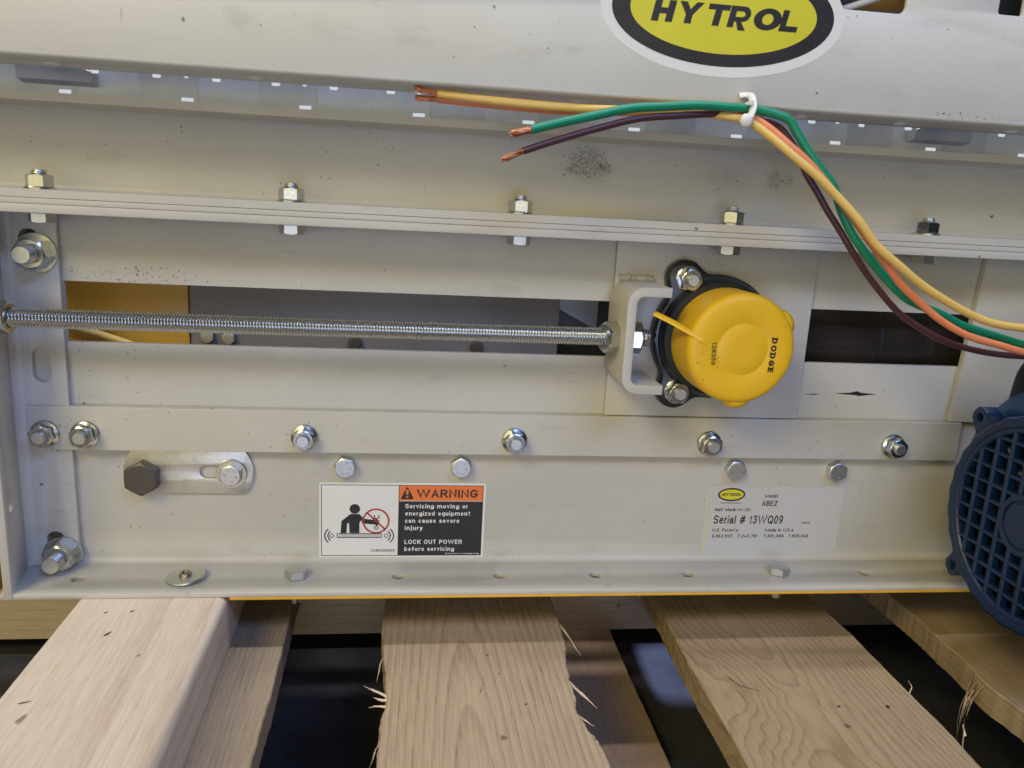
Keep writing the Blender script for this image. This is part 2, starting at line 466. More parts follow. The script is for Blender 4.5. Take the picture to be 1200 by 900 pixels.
def plate_mesh(name, outer, holes=(), t=4.0, bev=0.35, O=(0, 0, 0), U=(1, 0, 0), V=(0, 0, 1), org=(0, 0, 0), smooth=30):
    """flat plate with holes, from a filled 2D curve; local (u,v,w) -> O + uU + vV + w(UxV), w in 0..t"""
    cu = bpy.data.curves.new(name, 'CURVE')
    cu.dimensions = '2D'; cu.fill_mode = 'BOTH'
    for pts in [outer] + list(holes):
        s = cu.splines.new('POLY')
        s.points.add(len(pts) - 1)
        for q, (a, b) in zip(s.points, pts): q.co = (a, b, 0, 1)
        s.use_cyclic_u = True
    cu.extrude = max(t / 2 - bev, 0.0)
    if bev > 0:
        cu.bevel_depth = bev; cu.bevel_resolution = 1; cu.offset = -bev
    o = bpy.data.objects.new(name, cu)
    me = bpy.data.meshes.new_from_object(o)
    bpy.data.objects.remove(o)
    U = Vector(U); V = Vector(V); N = U.cross(V); O = Vector(O) - Vector(org)
    for v in me.vertices:
        c = v.co
        v.co = (O + U * c.x + V * c.y + N * (c.z + t / 2)) * MM
    bm = bmesh.new(); bm.from_mesh(me)
    bmesh.ops.remove_doubles(bm, verts=bm.verts, dist=1e-7)
    bmesh.ops.recalc_face_normals(bm, faces=bm.faces)
    bm.to_mesh(me); bm.free()
    me.materials.clear()
    if smooth:
        me.shade_smooth(); me.set_sharp_from_angle(angle=radians(smooth))
    me.name = name
    return me


def flat_mesh(name, polys, y, org=(0, 0, 0)):
    """flat print on a face looking at -Y: polygons in (x,z)"""
    me = bpy.data.meshes.new(name)
    v = []; f = []
    for p in polys:
        k = len(v)
        v += [((a - org[0]) * MM, (y - org[1]) * MM, (b - org[2]) * MM) for a, b in p]
        f.append(tuple(range(k, k + len(p))))
    me.from_pydata(v, [], f)
    return me


def extrude_x(name, prof, x0, x1, smooth=30):
    """closed profile in (y,z), extruded along X"""
    b = MB()
    b.rings([[(x0, y, z) for y, z in prof], [(x1, y, z) for y, z in prof]])
    return b.mesh(name, smooth)


def bent(pts, t, r, n=6):
    """sheet-metal profile: centre polyline of 2D points with bends of mid radius r, thickness t"""
    P = [Vector(p) for p in pts]; c = [(P[0], (P[1] - P[0]).normalized())]
    for i in range(1, len(P) - 1):
        a = (P[i - 1] - P[i]).normalized(); b = (P[i + 1] - P[i]).normalized()
        ang = a.angle(b); d = r / math.tan(ang / 2)
        p0 = P[i] + a * d; p1 = P[i] + b * d
        cen = P[i] + (a + b).normalized() * (r / sin(ang / 2))
        a0 = atan2(*(p0 - cen).yx); a1 = atan2(*(p1 - cen).yx)
        da = (a1 - a0 + pi) % (2 * pi) - pi
        for k in range(n + 1):
            q = a0 + da * k / n
            tang = Vector((-sin(q), cos(q))) * (1 if da > 0 else -1)
            c.append((cen + Vector((cos(q), sin(q))) * r, tang))
    c.append((P[-1], (P[-1] - P[-2]).normalized()))
    L = [p + Vector((-tg.y, tg.x)) * t / 2 for p, tg in c]
    Rr_ = [p - Vector((-tg.y, tg.x)) * t / 2 for p, tg in c]
    return [tuple(q) for q in L] + [tuple(q) for q in reversed(Rr_)]


# ---- a plain grotesque lettering drawn from strokes (u, v in 0..1 of the glyph box)
def _a(cx, cy, rx, ry, a0, a1, n=10):
    return [(cx + rx * cos(radians(a0 + (a1 - a0) * k / n)), cy + ry * sin(radians(a0 + (a1 - a0) * k / n))) for k in range(n + 1)]
_O = _a(.5, .5, .5, .5, 90, 450, 20)
_S = _a(.5, .75, .5, .25, 25, 270) + _a(.5, .25, .5, .25, 90, -155)
_BOWL = lambda v0, v1, u0=0.0, u1=1.0: [(u0, v1)] + _a(u1 - .38 * (u1 - u0), (v0 + v1) / 2, .38 * (u1 - u0), (v1 - v0) / 2, 90, -90) + [(u0, v0)]
_V = [(0, 1), (.5, 0), (1, 1)]
_W = [(0, 1), (.25, 0), (.5, 1), (.75, 0), (1, 1)]
_Z = [(0, 1), (1, 1), (0, 0), (1, 0)]
# glyph: (width, bottom, top, strokes); heights in capital heights
UPG = {'A': (.72, [[(0, 0), (.5, 1), (1, 0)], [(.2, .32), (.8, .32)]]), 'B': (.66, [[(0, 0), (0, 1)], _BOWL(.53, 1, 0, .93), _BOWL(0, .53)]), 'C': (.72, [_a(.5, .5, .5, .5, 40, 320, 16)]),
       'D': (.70, [[(0, 0), (0, 1)], [(0, 1)] + _a(.45, .5, .55, .5, 90, -90, 14) + [(0, 0)]]), 'E': (.60, [[(1, 1), (0, 1), (0, 0), (1, 0)], [(0, .53), (.92, .53)]]),
       'G': (.75, [_a(.5, .5, .5, .5, 40, 330, 16) + [(1, .42)], [(.55, .44), (1, .44)]]), 'H': (.70, [[(0, 0), (0, 1)], [(1, 0), (1, 1)], [(0, .53), (1, .53)]]), 'I': (.14, [[(.5, 0), (.5, 1)]]),
       'K': (.70, [[(0, 0), (0, 1)], [(1, 1), (0, .35)], [(.35, .58), (1, 0)]]), 'L': (.56, [[(0, 1), (0, 0), (1, 0)]]), 'M': (1.05, [[(0, 0), (0, 1), (.5, .1), (1, 1), (1, 0)]]),
       'N': (.72, [[(0, 0), (0, 1), (1, 0), (1, 1)]]), 'O': (.78, [_O]), 'P': (.66, [[(0, 0), (0, 1)], _BOWL(.46, 1)]), 'Q': (.78, [_O, [(.62, .25), (1, -.03)]]),
       'R': (.70, [[(0, 0), (0, 1)], _BOWL(.48, 1, 0, .95), [(.55, .48), (1, 0)]]), 'S': (.66, [_S]), 'T': (.62, [[(0, 1), (1, 1)], [(.5, 1), (.5, 0)]]),
       'U': (.70, [[(0, 1)] + _a(.5, .35, .5, .35, 180, 360, 12) + [(1, 1)]]), 'V': (.68, [_V]), 'W': (1.25, [_W]), 'Y': (.68, [[(0, 1), (.5, .45), (1, 1)], [(.5, .45), (.5, 0)]]), 'Z': (.62, [_Z]),
       '0': (.55, [_O]), '1': (.36, [[(.1, .75), (.75, 1), (.75, 0)]]), '2': (.55, [_a(.5, .72, .5, .28, 170, -30) + [(0, 0), (1, 0)]]),
       '3': (.55, [_a(.5, .75, .46, .25, 160, -90) , _a(.5, .26, .5, .26, 90, -160)]), '4': (.57, [[(.75, 0), (.75, 1), (0, .28), (1, .28)]]),
       '5': (.55, [[(.92, 1), (.15, 1), (.06, .5)] + _a(.5, .32, .5, .32, 130, -160, 12)]), '6': (.55, [_a(.5, .31, .5, .31, 90, 450, 16), _a(.62, .4, .62, .6, 75, 180, 8)]),
       '7': (.55, [[(0, 1), (1, 1), (.3, 0)]]), '8': (.55, [_a(.5, .76, .44, .24, 90, 450, 16), _a(.5, .26, .5, .26, 90, 450, 16)]), '9': (.55, [_a(.5, .69, .5, .31, 90, 450, 16), _a(.38, .6, .62, .6, -105, 0, 8)]),
       '/': (.34, [[(0, 0), (1, 1)]]), '#': (.78, [[(.2, 0), (.4, 1)], [(.6, 0), (.8, 1)], [(0, .33), (1, .33)], [(.05, .67), (1, .67)]]), '-': (.34, [[(0, .42), (1, .42)]])}
LOG = {'a': (.54, [[(.05, .75)] + _a(.5, .72, .42, .28, 160, 0) + [(.94, 0)], [(.94, .56)] + _a(.45, .3, .45, .28, 80, 300, 12) + [(.94, .3)]]), 'c': (.52, [_a(.5, .5, .5, .5, 45, 315, 14)]),
       'e': (.56, [[(0, .52), (1, .52)] + _a(.5, .5, .5, .5, 0, 315, 16)]), 'm': (.98, [[(0, 0), (0, 1)], [(0, .62)] + _a(.25, .72, .25, .28, 180, 0, 8) + [(.5, 0)], [(.5, .62)] + _a(.75, .72, .25, .28, 180, 0, 8) + [(1, 0)]]),
       'n': (.54, [[(0, 0), (0, 1)], [(0, .6)] + _a(.5, .65, .5, .35, 180, 0, 10) + [(1, 0)]]), 'o': (.58, [_O]), 'r': (.34, [[(0, 0), (0, 1)], [(0, .6)] + _a(.8, .55, .8, .42, 170, 75, 6)]),
       's': (.50, [_S]), 'u': (.54, [[(0, 1)] + _a(.5, .35, .5, .35, 180, 360, 10), [(1, 1), (1, 0)]]), 'v': (.52, [_V]), 'w': (.95, [_W]), 'z': (.48, [_Z])}
ASC = {'b': (.56, [[(0, 0), (0, 1)], _a(.5, .36, .5, .36, 90, 450, 16)]), 'd': (.56, [[(1, 0), (1, 1)], _a(.5, .36, .5, .36, 90, 450, 16)]), 'f': (.44, [[(.4, 0), (.4, .8)] + _a(.8, .8, .4, .2, 180, 80, 6), [(0, .7), (.95, .7)]]),
       'h': (.54, [[(0, 0), (0, 1)], [(0, .45)] + _a(.5, .48, .5, .25, 180, 0, 10) + [(1, 0)]]), 'i': (.14, [[(.5, 0), (.5, .60)], [(.5, .93), (.5, 1)]]), 'k': (.52, [[(0, 0), (0, 1)], [(.95, .72), (0, .28)], [(.35, .42), (1, 0)]]),
       'l': (.14, [[(.5, 0), (.5, 1)]]), 't': (.44, [[(.4, .95), (.4, .15)] + _a(.85, .16, .45, .16, 180, 270, 6), [(0, .7), (.95, .7)]])}
DSC = {'g': (.56, [_a(.5, .64, .5, .36, 90, 450, 16), [(1, 1), (1, .2)] + _a(.5, .2, .5, .2, 0, -160, 8)]), 'p': (.56, [[(0, 0), (0, 1)], _a(.5, .64, .5, .36, 90, 450, 16)]), 'q': (.56, [[(1, 0), (1, 1)], _a(.5, .64, .5, .36, 90, 450, 16)]),
       'y': (.52, [[(0, 1), (.5, .3)], [(1, 1), (.4, .08), (.05, 0)]]), 'j': (.24, [[(.8, 1), (.8, .15), (.3, 0), (0, 0)], [(.8, 1.2), (.8, 1.36)]])}
PUN = {'.': (.14, 0, .0), ',': (.14, -.16, 0), ':': (.14, 0, .0)}


def glyph(ch, wt):
    """strokes in capital-height units, and the advance width"""
    if ch == ' ': return [], .30
    if ch in PUN:
        dots = [[(wt / 2, 0), (wt / 2, wt)]]
        if ch == ',': dots = [[(wt / 2, wt), (wt / 2, 0), (wt * .1, -wt * .9)]]
        if ch == ':': dots.append([(wt / 2, .5), (wt / 2, .5 + wt)])
        return dots, wt
    for D, lo, hi in ((UPG, 0, 1), (LOG, 0, .74), (ASC, 0, 1), (DSC, -.26, .74)):
        if ch in D:
            w, st = D[ch]
            w = max(w, wt) * 1.0
            out = []
            for s in st:
                out.append([(wt / 2 + u * (w - wt), lo + wt / 2 + v * (hi - lo - wt)) for u, v in s])
            ext = []
            for s in out:      # let open straight ends reach the box
                s = list(s)
                if s[0] != s[-1]:
                    for i, j in ((0, 1), (-1, -2)):
                        dx, dy = s[i][0] - s[j][0], s[i][1] - s[j][1]
                        L = hypot(dx, dy) or 1
                        e_ = wt * (.5 if abs(dy) > .3 * abs(dx) else .42)
                        s[i] = (s[i][0] + dx / L * e_, s[i][1] + dy / L * e_)
                ext.append(s)
            return ext, w
    raise KeyError(ch)


def ribbon(s, wt):
    n = len(s); closed = hypot(s[0][0] - s[-1][0], s[0][1] - s[-1][1]) < 1e-6
    L = []; R = []
    for i in range(n):
        a = s[i - 1] if i else (s[-2] if closed else None)
        b = s[i + 1] if i < n - 1 else (s[1] if closed else None)
        def nrm(p, q):
            l = hypot(q[0] - p[0], q[1] - p[1]) or 1
            return (-(q[1] - p[1]) / l, (q[0] - p[0]) / l)
        n1 = nrm(a, s[i]) if a else nrm(s[i], b)
        n2 = nrm(s[i], b) if b else n1
        mx, my = n1[0] + n2[0], n1[1] + n2[1]
        q = mx * mx + my * my
        k = 2 / q if q > .7 else 2 / .7
        L.append((s[i][0] + mx * k * wt / 2, s[i][1] + my * k * wt / 2))
        R.append((s[i][0] - mx * k * wt / 2, s[i][1] - my * k * wt / 2))
    return [[R[i], R[i + 1], L[i + 1], L[i]] for i in range(n - 1)]


def text_mesh(name, body, x, z, cap, y, width=None, bold=0.13, shear=0.0, rot=0.0, gap=0.13):
    """flat stroke lettering facing -Y; (x,z) baseline start, cap the capital height in mm, bold the stroke width in caps"""
    polys = []; pen = 0.0; k = 0
    for ch in body:
        st, w = glyph(ch, bold)
        for s in st:
            for p in ribbon(s, bold): polys.append((k % 4, [(pen + a, b_) for a, b_ in p]))
            k += 1
        pen += w + gap
    tot = pen - gap
    kx = (width / tot) if width else cap
    cr, sr = cos(rot), sin(rot)
    v = []; f = []
    for lay, p in polys:
        i0 = len(v)
        for a, b_ in p:
            a, b_ = (a * kx + b_ * cap * shear), b_ * cap
            v.append(((x + a * cr - b_ * sr) * MM, (y - 0.012 * lay) * MM, (z + a * sr + b_ * cr) * MM))
        f.append((i0, i0 + 1, i0 + 2, i0 + 3))
    me = bpy.data.meshes.new(name)
    me.from_pydata(v, [], f)
    return me


def merge(name, meshes):
    bm = bmesh.new()
    for me in meshes: bm.from_mesh(me)
    out = bpy.data.meshes.new(name)
    bm.to_mesh(out); bm.free()
    return out


# ------------------------------------------------------------------ fasteners (axis +Z, base at 0)
def hex_prof(af, h, z0=0.0, cham=True, hole=0.0):
    b = MB(); seg = 48; rc = af / 2 * 0.95
    def rh(a):
        q = (a % (pi / 3)) - pi / 6
        return af / 2 / cos(q)
    A = [2 * pi * j / seg for j in range(seg)]
    rs = [[(rh(a) * cos(a), rh(a) * sin(a), z0) for a in A]]
    rs.append([(rh(a) * cos(a), rh(a) * sin(a), z0 + h - max(0.0, rh(a) - rc) * 0.58) for a in A])
    rs.append([(rc * cos(a), rc * sin(a), z0 + h) for a in A])
    if hole: rs.append([(hole * cos(a), hole * sin(a), z0 + h) for a in A]); rs.append([(hole * cos(a), hole * sin(a), z0 + h - 1.0) for a in A])
    b.rings(rs)
    return b


def thread_into(b, r, z0, z1, pitch, seg=20, depth=None):
    depth = depth or pitch * 0.5
    n = max(2, int((z1 - z0) / pitch * 4))
    rs = []
    for i in range(n + 1):
        z = z0 + (z1 - z0) * i / n
        row = []
        for j in range(seg):
            a = 2 * pi * j / seg
            ph = (z / pitch - j / seg) % 1.0
            rr = min(r - depth * abs(2 * ph - 1), r - depth + max(0.0, z1 - z) * 0.8)
            row.append((rr * cos(a), rr * sin(a), z))
        rs.append(row)
    rc = r - depth
    rs.append([(rc * cos(2 * pi * j / seg), rc * sin(2 * pi * j / seg), z1 + 0.4) for j in range(seg)])
    b.rings(rs)
    return b


AF = 14.3
ME['nut'] = hex_prof(AF, 8.0, 1.0, hole=4.9).mesh('hex_nut', 25)
ME['washer'] = MB().lathe([(4.5, 0), (9.4, 0), (9.4, 0.9), (8.2, 1.6), (4.5, 1.6)], 40).mesh('washer', 25)
ME['flange'] = MB().lathe([(5, 0.0), (9.6, 0.0), (9.8, 0.5), (9.3, 1.2), (7.2, 2.2), (5, 2.2)], 40).mesh('nut_flange', 25)
ME['stud'] = thread_into(MB(), 4.7, 6.0, 11.5, 1.6).mesh('stud', 30)
ME['stud_long'] = thread_into(MB(), 6.3, 6.0, 22, 1.9).mesh('stud_long', 30)
ME['head'] = hex_prof(AF, 6.0, 0.4).mesh('hex_head', 25)
ME['nut_l'] = hex_prof(19.0, 10.5, 1.6, hole=6.6).mesh('hex_nut', 25)
ME['washer_l'] = MB().lathe([(6, 0), (13.2, 0), (13.5, 0.5), (13.1, 2.2), (6, 2.2)], 40).mesh('flat_washer', 25)
ME['bigwasher'] = MB().lathe([(4.5, 0), (10.8, 0), (11.0, 0.4), (10.6, 1.7), (4.5, 1.7)], 40).mesh('flat_washer', 25)
b = MB()
for k in range(6):
    a = 2 * pi * k / 6 + 0.3
    c = (4.4 * cos(a), 4.4 * sin(a))
    b.rings([[(c[0] + 0.9 * cos(2 * pi * j / 8), c[1] + 0.9 * sin(2 * pi * j / 8), 6.35) for j in range(8)],
             [(c[0] + 0.6 * cos(2 * pi * j / 8), c[1] + 0.6 * sin(2 * pi * j / 8), 6.75) for j in range(8)]])
ME['marks'] = b.mesh('head_marks', 30)
FACE = (pi / 2, 0, 0)           # local +Z -> world -Y


def fastener(parent, name, pieces, loc, spin=0.0, up=None, mats=None):
    """first piece is the part, the others its sub-parts"""
    if up == 'up': rot = (0, 0, spin)
    elif up == 'down': rot = (pi, 0, spin)
    else: rot = (pi / 2, spin, 0)
    root = None
    for i, (nm, key) in enumerate(pieces):
        mat = (mats or {}).get(nm, M['zinc_head'] if key in ('head', 'marks', 'stud', 'stud_long') else M['zinc'])
        if root is None:
            root = link(name, ME[key], mat, parent, loc, rot)
        else:
            c = bpy.data.objects.new(nm, ME[key]); COL.objects.link(c); c.parent = root
            if not ME[key].materials: ME[key].materials.append(mat)
    return root


# ================================================================== THE SETTING
fl = MB(); fl.box(-3000, 3000, -2500, 3500, -190, -157)
tag(link('floor', fl.mesh('floor', 0), M['floor']), kind='structure')

# ================================================================== CONVEYOR
cv = empty('conveyor', (0, 0, -5), 'beige painted steel conveyor bed section with slotted side panel, lying across the pallet', 'conveyor')
XR = 640     # right end, beyond the frame

web_holes = [rect(-234.4, 438.4, 164.4, 206.1), circ(-252, 233, 7.5), circ(-250, 19.5, 7.5)]
link('side_panel', plate_mesh('side_panel', rect(-270, XR, 1.5, 252), web_holes, 4.5, 0.3, O=(0, 4.5, 0)), M['paint'], cv)
holes = [circ(x, -27, 4.6, 24) for x in (-227.7, -4.8, 70.2, 143.8, 217, 364, 437.5)]
bf = plate_mesh('bottom_flange', rect(-269, XR, -50, 1.0, 0), holes, 3.4, 0.4, O=(0, 0, -3.4), U=(1, 0, 0), V=(0, 1, 0))
fil = MB()
q = [(4.0 - 4.0 * sin(radians(90 * k / 6)) - 4.0, 4.0 - 4.0 * cos(radians(90 * k / 6))) for k in range(7)]
prof = [(-4.5 + 4.5 * sin(radians(a)), 4.5 - 4.5 * cos(radians(a))) for a in range(0, 91, 15)]
prof = [(y, z + 0.02) for y, z in prof] + [(2.0, 4.5), (2.0, 0.02)]
fil.rings([[(-266, y, z) for y, z in prof], [(XR - 1, y, z) for y, z in prof]])
bf = merge('bottom_flange', [bf, fil.mesh('fillet', 40)]); bf.shade_smooth(); bf.set_sharp_from_angle(angle=radians(40))
link('bottom_flange', bf, M['paint'], cv)
link('mounting_flange', plate_mesh('mounting_flange', rect(-600, XR, -40, 4.5), (), 5.4, 0.45, O=(0, 0, 251.7), U=(1, 0, 0), V=(0, 1, 0)), M['paint'], cv)
link('spacer_plate', plate_mesh('spacer_plate', rect(-600, XR, -39.6, 4.5), (), 3.6, 0.35, O=(0, 0, 257.3), U=(1, 0, 0), V=(0, 1, 0)), M['paint'], cv)
# upper channel: flange, web, top flange in one bent profile
up = bent([(-40, 263.6), (2.4, 263.6), (2.4, 320.6), (-40, 320.6)], 5.0, 6.0)
link('upper_channel', extrude_x('upper_channel', up, -600, XR + 5, 35), M['paint'], cv)

# left end angle: face plate with slots, and the leg that stands out towards the viewer
slot_holes = [rect(-256.3, -244.6, 136, 160, 5.8), rect(-258.5, -246, 224, 240, 5.5), rect(-256, -244, 9, 26, 5.5)]
ea = plate_mesh('end_angle', rect(-266, -234.4, -0.5, 251.2, 1.0), slot_holes, 5.0, 0.5, O=(0, 0, 0))
d = Vector((0.192, -0.981, 0))
leg = plate_mesh('end_leg', rect(2, 48.5, -3.4, 251.5, 0.5), [circ(33, 57, 4.2, 20)], 5.0, 0.5, O=(-269.5, -3, 0), U=d, V=(0, 0, 1))
fb = MB()
pr = [(-265.6, -5.0)] + [(-265.6 + 0 - 4.6 * sin(radians(a)) + 4.6, -5.0 - 4.6 + 4.6 * cos(radians(a))) for a in range(0, 1)]
arc = [(-262.5 - 5.5 * sin(radians(a)), -10.5 + 5.5 * cos(radians(a))) for a in range(0, 80, 13)]
pr = arc + [(-272, -9.5), (-272, -1), (-262.5, -1)]
fb.rings([[(x, y, 0.3) for x, y in pr], [(x, y, 250.8) for x, y in pr]])
ea = merge('end_angle', [ea, leg, fb.mesh('bend', 40)]); ea.shade_smooth(); ea.set_sharp_from_angle(angle=radians(40))
link('end_angle', ea, M['paint'], cv)
# retaining bar
link('retaining_bar', plate_mesh('retaining_bar', rect(-261, 440, 88.5, 120, 0.8), (), 7.6, 0.5, O=(0, -0.4, 0)), M['paint'], cv)
# right hand post plate with a slanting edge
link('post_plate', plate_mesh('post_plate', [(437.6, 250.8), (430, 120.6), (XR, 120.6), (XR, 250.8)], (), 6.0, 0.5, O=(0, -0.3, 0)), M['paint'], cv)
# yellow strip under the flange, guard piece at the far left
link('wear_strip', plate_mesh('wear_strip', rect(-120.5, XR, -49.3, -37, 0.4), (), 2.4, 0.3, O=(0, 0, -5.9), U=(1, 0, 0), V=(0, 1, 0)), M['yelloworange'], cv)
link('end_guard', plate_mesh('end_guard', rect(-340, -279, -9, 64, 2), (), 30, 1.0, O=(0, -8, 0)), M['yellowpaint'], cv)
# parts inside, seen through the slot and the gap
link('yellow_guard', plate_mesh('yellow_guard', rect(-264, -164.5, 140, 217, 1), (), 4, 0.4, O=(0, 44, 0)), M['yellowpaint'], cv)
link('inner_plate', plate_mesh('inner_plate', rect(-164, 116, 110, 240, 1), (), 5, 0.4, O=(0, 47, 0)), M['greyplate'], cv)
link('inner_rib', plate_mesh('inner_rib', [(92, 205), (118, 192), (150, 176), (150, 230), (92, 230)], (), 5, 0.5, O=(0, 60, 0)), M['bracketgrey'], cv)
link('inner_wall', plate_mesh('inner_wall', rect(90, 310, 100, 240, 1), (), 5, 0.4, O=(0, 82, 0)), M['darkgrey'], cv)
for x, z, c in ((-151.5, 163.5, 'galv'), (-136.2, 162.8, 'galv'), (-42.8, 162.3, 'blackox'), (51, 162, 'blackox')):
    me = ME.setdefault('inner_bolt_' + c, hex_prof(9.0, 4.5, 0).mesh('inner_bolt', 25))
    link('inner_bolt', me, M[c], cv, (x, 42, z), (pi / 2, 0.4, 0))
link('inner_hose', MB().tube(spline([(-268, 30, 176), (-240, 30, 169), (-215, 31, 161.5), (-195, 32, 154), (-175, 33, 146)]), 2.8).mesh('inner_hose', 60), M['ins_yellow'], cv)
# perforated galvanised pan behind the gap
ph = []
x = -400
while x < 600:
    b0 = -172.6 + round((x + 172.6) / 77.5) * 77.5
    x += 77.5
    ph.append(rect(b0 - 3, b0 + 3, 342.4, 347.4, 1.2))
    ph.append(circ(b0 + 19.5, 345, 2.0, 10))
    ph.append(rect(b0 + 36, b0 + 41.5, 342.2, 346.8, 1.2))
    ph.append(rect(b0 + 15.5, b0 + 24, 326.9, 330.9, 0.6))
for k in range(-8, 21):
    xa = -184.0 + 38.75 * k
    hs = [h for h in ph if xa < min(p[0] for p in h) and max(p[0] for p in h) < xa + 38.75]
    hs = [[(u - xa, v) for u, v in h] for h in hs]
    th_ = radians(5.0 if k % 2 else -5.0)
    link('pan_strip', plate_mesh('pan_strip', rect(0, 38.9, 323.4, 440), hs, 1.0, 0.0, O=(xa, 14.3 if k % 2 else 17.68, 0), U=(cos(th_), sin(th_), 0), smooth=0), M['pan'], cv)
for x0, s in ((-254, 1), (366.5, -1)):
    w = 45.5
    tri = MB()
    a0, a1 = (x0, x0 + w) if s > 0 else (x0 + w, x0)
    P = lambda u, y, z: (a0 + (a1 - a0) * u, y - 3, z)
    tri.rings([[P(0, 13, 333), P(1, 13, 333), P(1, 13, 339.5), P(0.55, 13, 348), P(0, 13, 350)], [P(0, 4, 335), P(1, 4, 335), P(1, 4, 340.5), P(0.55, 4, 349), P(0, 4, 351)]])
    link('pan_bracket', tri.mesh('pan_bracket', 20), M['bracketgrey'], cv)
    link('bracket_edge', MB().tube([P(0.50, 3.6, 349.2), P(1.0, 3.6, 341.0)], 0.8, 8).mesh('bracket_edge', 60), M['zinc_head'], cv)
    link('bracket_screw', ME.setdefault('small_head', hex_prof(6, 3.0, 0).mesh('small_head', 25)), M['zinc'], cv, P(0.86, 4, 345.8), (pi / 2, 0.2, 0))

glow_mat = bpy.data.materials.new('glow_face'); glow_mat.use_nodes = True  # glowing strip added behind the pan so its holes look bright
glow_mat.node_tree.nodes['Principled BSDF'].inputs['Emission Color'].default_value = (0.85, 0.90, 1.0, 1)
glow_mat.node_tree.nodes['Principled BSDF'].inputs['Emission Strength'].default_value = 0.56
lamp = empty('lamp', (40, 78, 330), 'long white glowing strip added behind the metal pan to brighten its small holes under the guard panel', 'lamp')
link('glow_backing', MB().box(-500, 620, 84, 96, 322, 372).mesh('glow_backing', 0), M['bracketgrey'], lamp)
link('glow_face', MB().box(-500, 620, 78, 83.8, 326, 368).mesh('glow_face', 0), glow_mat, lamp)
# upper guard panel with its turned-in bottom flange
cut = [rect(255.3, 298.9, 399, 436, 5), rect(360.5, 377.5, 404, 440, 2)]
face = plate_mesh('guard_panel', rect(-600, 650, 340.6, 520), cut, 3.0, 0.4, O=(0, -72, 0))
fh = [circ(x, -52, 4.2, 24) for x in (-211, -96, 20, 102, 250, 320, 402)]
bot = plate_mesh('guard_flange', rect(-600, 650, -72.6, -34), fh, 3.0, 0.4, O=(0, 0, 338.2), U=(1, 0, 0), V=(0, 1, 0))
cb = MB()
pr = [(-71.5, 338.21)] + [(-72.6 - 2.4 * sin(radians(a)), 340.6 - 2.4 * cos(radians(a))) for a in range(0, 91, 15)] + [(-72.4, 342.9), (-71.5, 341.0)]
cb.rings([[(-600, y, z) for y, z in pr], [(650, y, z) for y, z in pr]])
gp = merge('guard_panel', [face, bot, cb.mesh('bend', 40)]); gp.shade_smooth(); gp.set_sharp_from_angle(angle=radians(40))
gpo = link('guard_panel', gp, M['paint_up'], cv)
for x in (-211, -96, 20, 102, 250, 320, 402):
    link('hole_light_disc', ME.setdefault('hole_light_disc', MB().lathe([(0.1, -1.2), (3.0, -1.0), (4.6, -0.2), (4.6, 2.5)], 20).mesh('hole_light_disc', 30)), M['white'], cv, (x, -52, 338.0))  # white discs stand in for light showing through the flange holes
link('inner_roller', MB().tube([(262, -40, 430), (330, -40, 432)], 22, 24).mesh('inner_roller', 40), M['yellowpaint'], cv)
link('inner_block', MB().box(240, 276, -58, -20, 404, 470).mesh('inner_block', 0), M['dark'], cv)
link('inner_cable', MB().tube(spline([(250, -64, 398), (264, -63, 402), (280, -62, 408), (300, -60, 416)]), 2.2).mesh('inner_cable', 60), M['paint'], cv)
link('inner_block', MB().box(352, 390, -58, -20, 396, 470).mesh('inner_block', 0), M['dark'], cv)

# fasteners through the stacked flanges: nut above, hexagon head below
for x, sp in ((-234.2, 0.10), (-79.7, 0.05), (71.7, 0.0), (222.3, 0.55), (371.3, 0.06)):
    r = fastener(cv, 'flange_bolt', [('nut', 'nut'), ('washer', 'washer'), ('stud', 'stud')], (x, -24, 266.15), sp, 'up')
    c = bpy.data.objects.new('bolt_head', ME['head']); COL.objects.link(c); c.parent = r
    c.rotation_euler = (pi, 0, 0.0); c.location = (0, 0, (251.6 - 266.15) * MM)
# retaining bar nuts
for x, sp in ((-250.1, 0.3), (-223.8, 0.35), (-74.3, 0.52), (78.8, 0.15), (230.5, 0.45), (383, 0.75)):
    fastener(cv, 'bar_nut', [('nut', 'nut'), ('flange', 'flange'), ('stud', 'stud')], (x, -8.1, 100.3), sp)
# hexagon heads under the bar
for x, z, sp in ((-45.8, 76.2, 0.2), (40, 77.1, 0.45), (256.6, 77.3, 0.1), (341.7, 76.7, 0.6)):
    fastener(cv, 'hex_bolt', [('hex_bolt', 'head'), ('head_mark', 'marks')], (x, -0.05, z), sp)
# studs at the end angle
for x, z, sp in ((-247.5, 224.5, 0.2), (-245.5, 9.5, 0.5)):
    fastener(cv, 'end_stud', [('nut', 'nut_l'), ('washer', 'washer_l'), ('stud', 'stud_long')], (x, -5.1, z), sp)
# adjusting strap with a black bolt and a washered bolt in its slot
def cap_arc(x0, x1, z0, z1, bul=7):
    o = []
    for k in range(9):
        a = -1 + 2 * k / 8
        o.append((x1 - bul * (a * a), (z0 + z1) / 2 + (z1 - z0) / 2 * a))
    for k in range(9):
        a = 1 - 2 * k / 8
        o.append((x0 + bul * (a * a), (z0 + z1) / 2 + (z1 - z0) / 2 * a))
    return o
st = link('adjusting_strap', plate_mesh('adjusting_strap', cap_arc(-202, -111.5, 55, 87.5, 6), [rect(-149.5, -118, 66.5, 76.5, 4.9)], 2.6, 0.3, O=(0, -0.1, 0)), M['galv'], cv)
ME['blackhead'] = hex_prof(22, 8.5, 0.2).mesh('black_head', 25)
fastener(cv, 'pivot_bolt', [('pivot_bolt', 'blackhead')], (-188, -2.7, 68.0), 0.52, mats={'pivot_bolt': M['blackox']})
cv_b = [o for o in cv.children if o.name.startswith('pivot_bolt')][0]
cv_b.data.materials.clear(); cv_b.data.materials.append(M['blackox'])
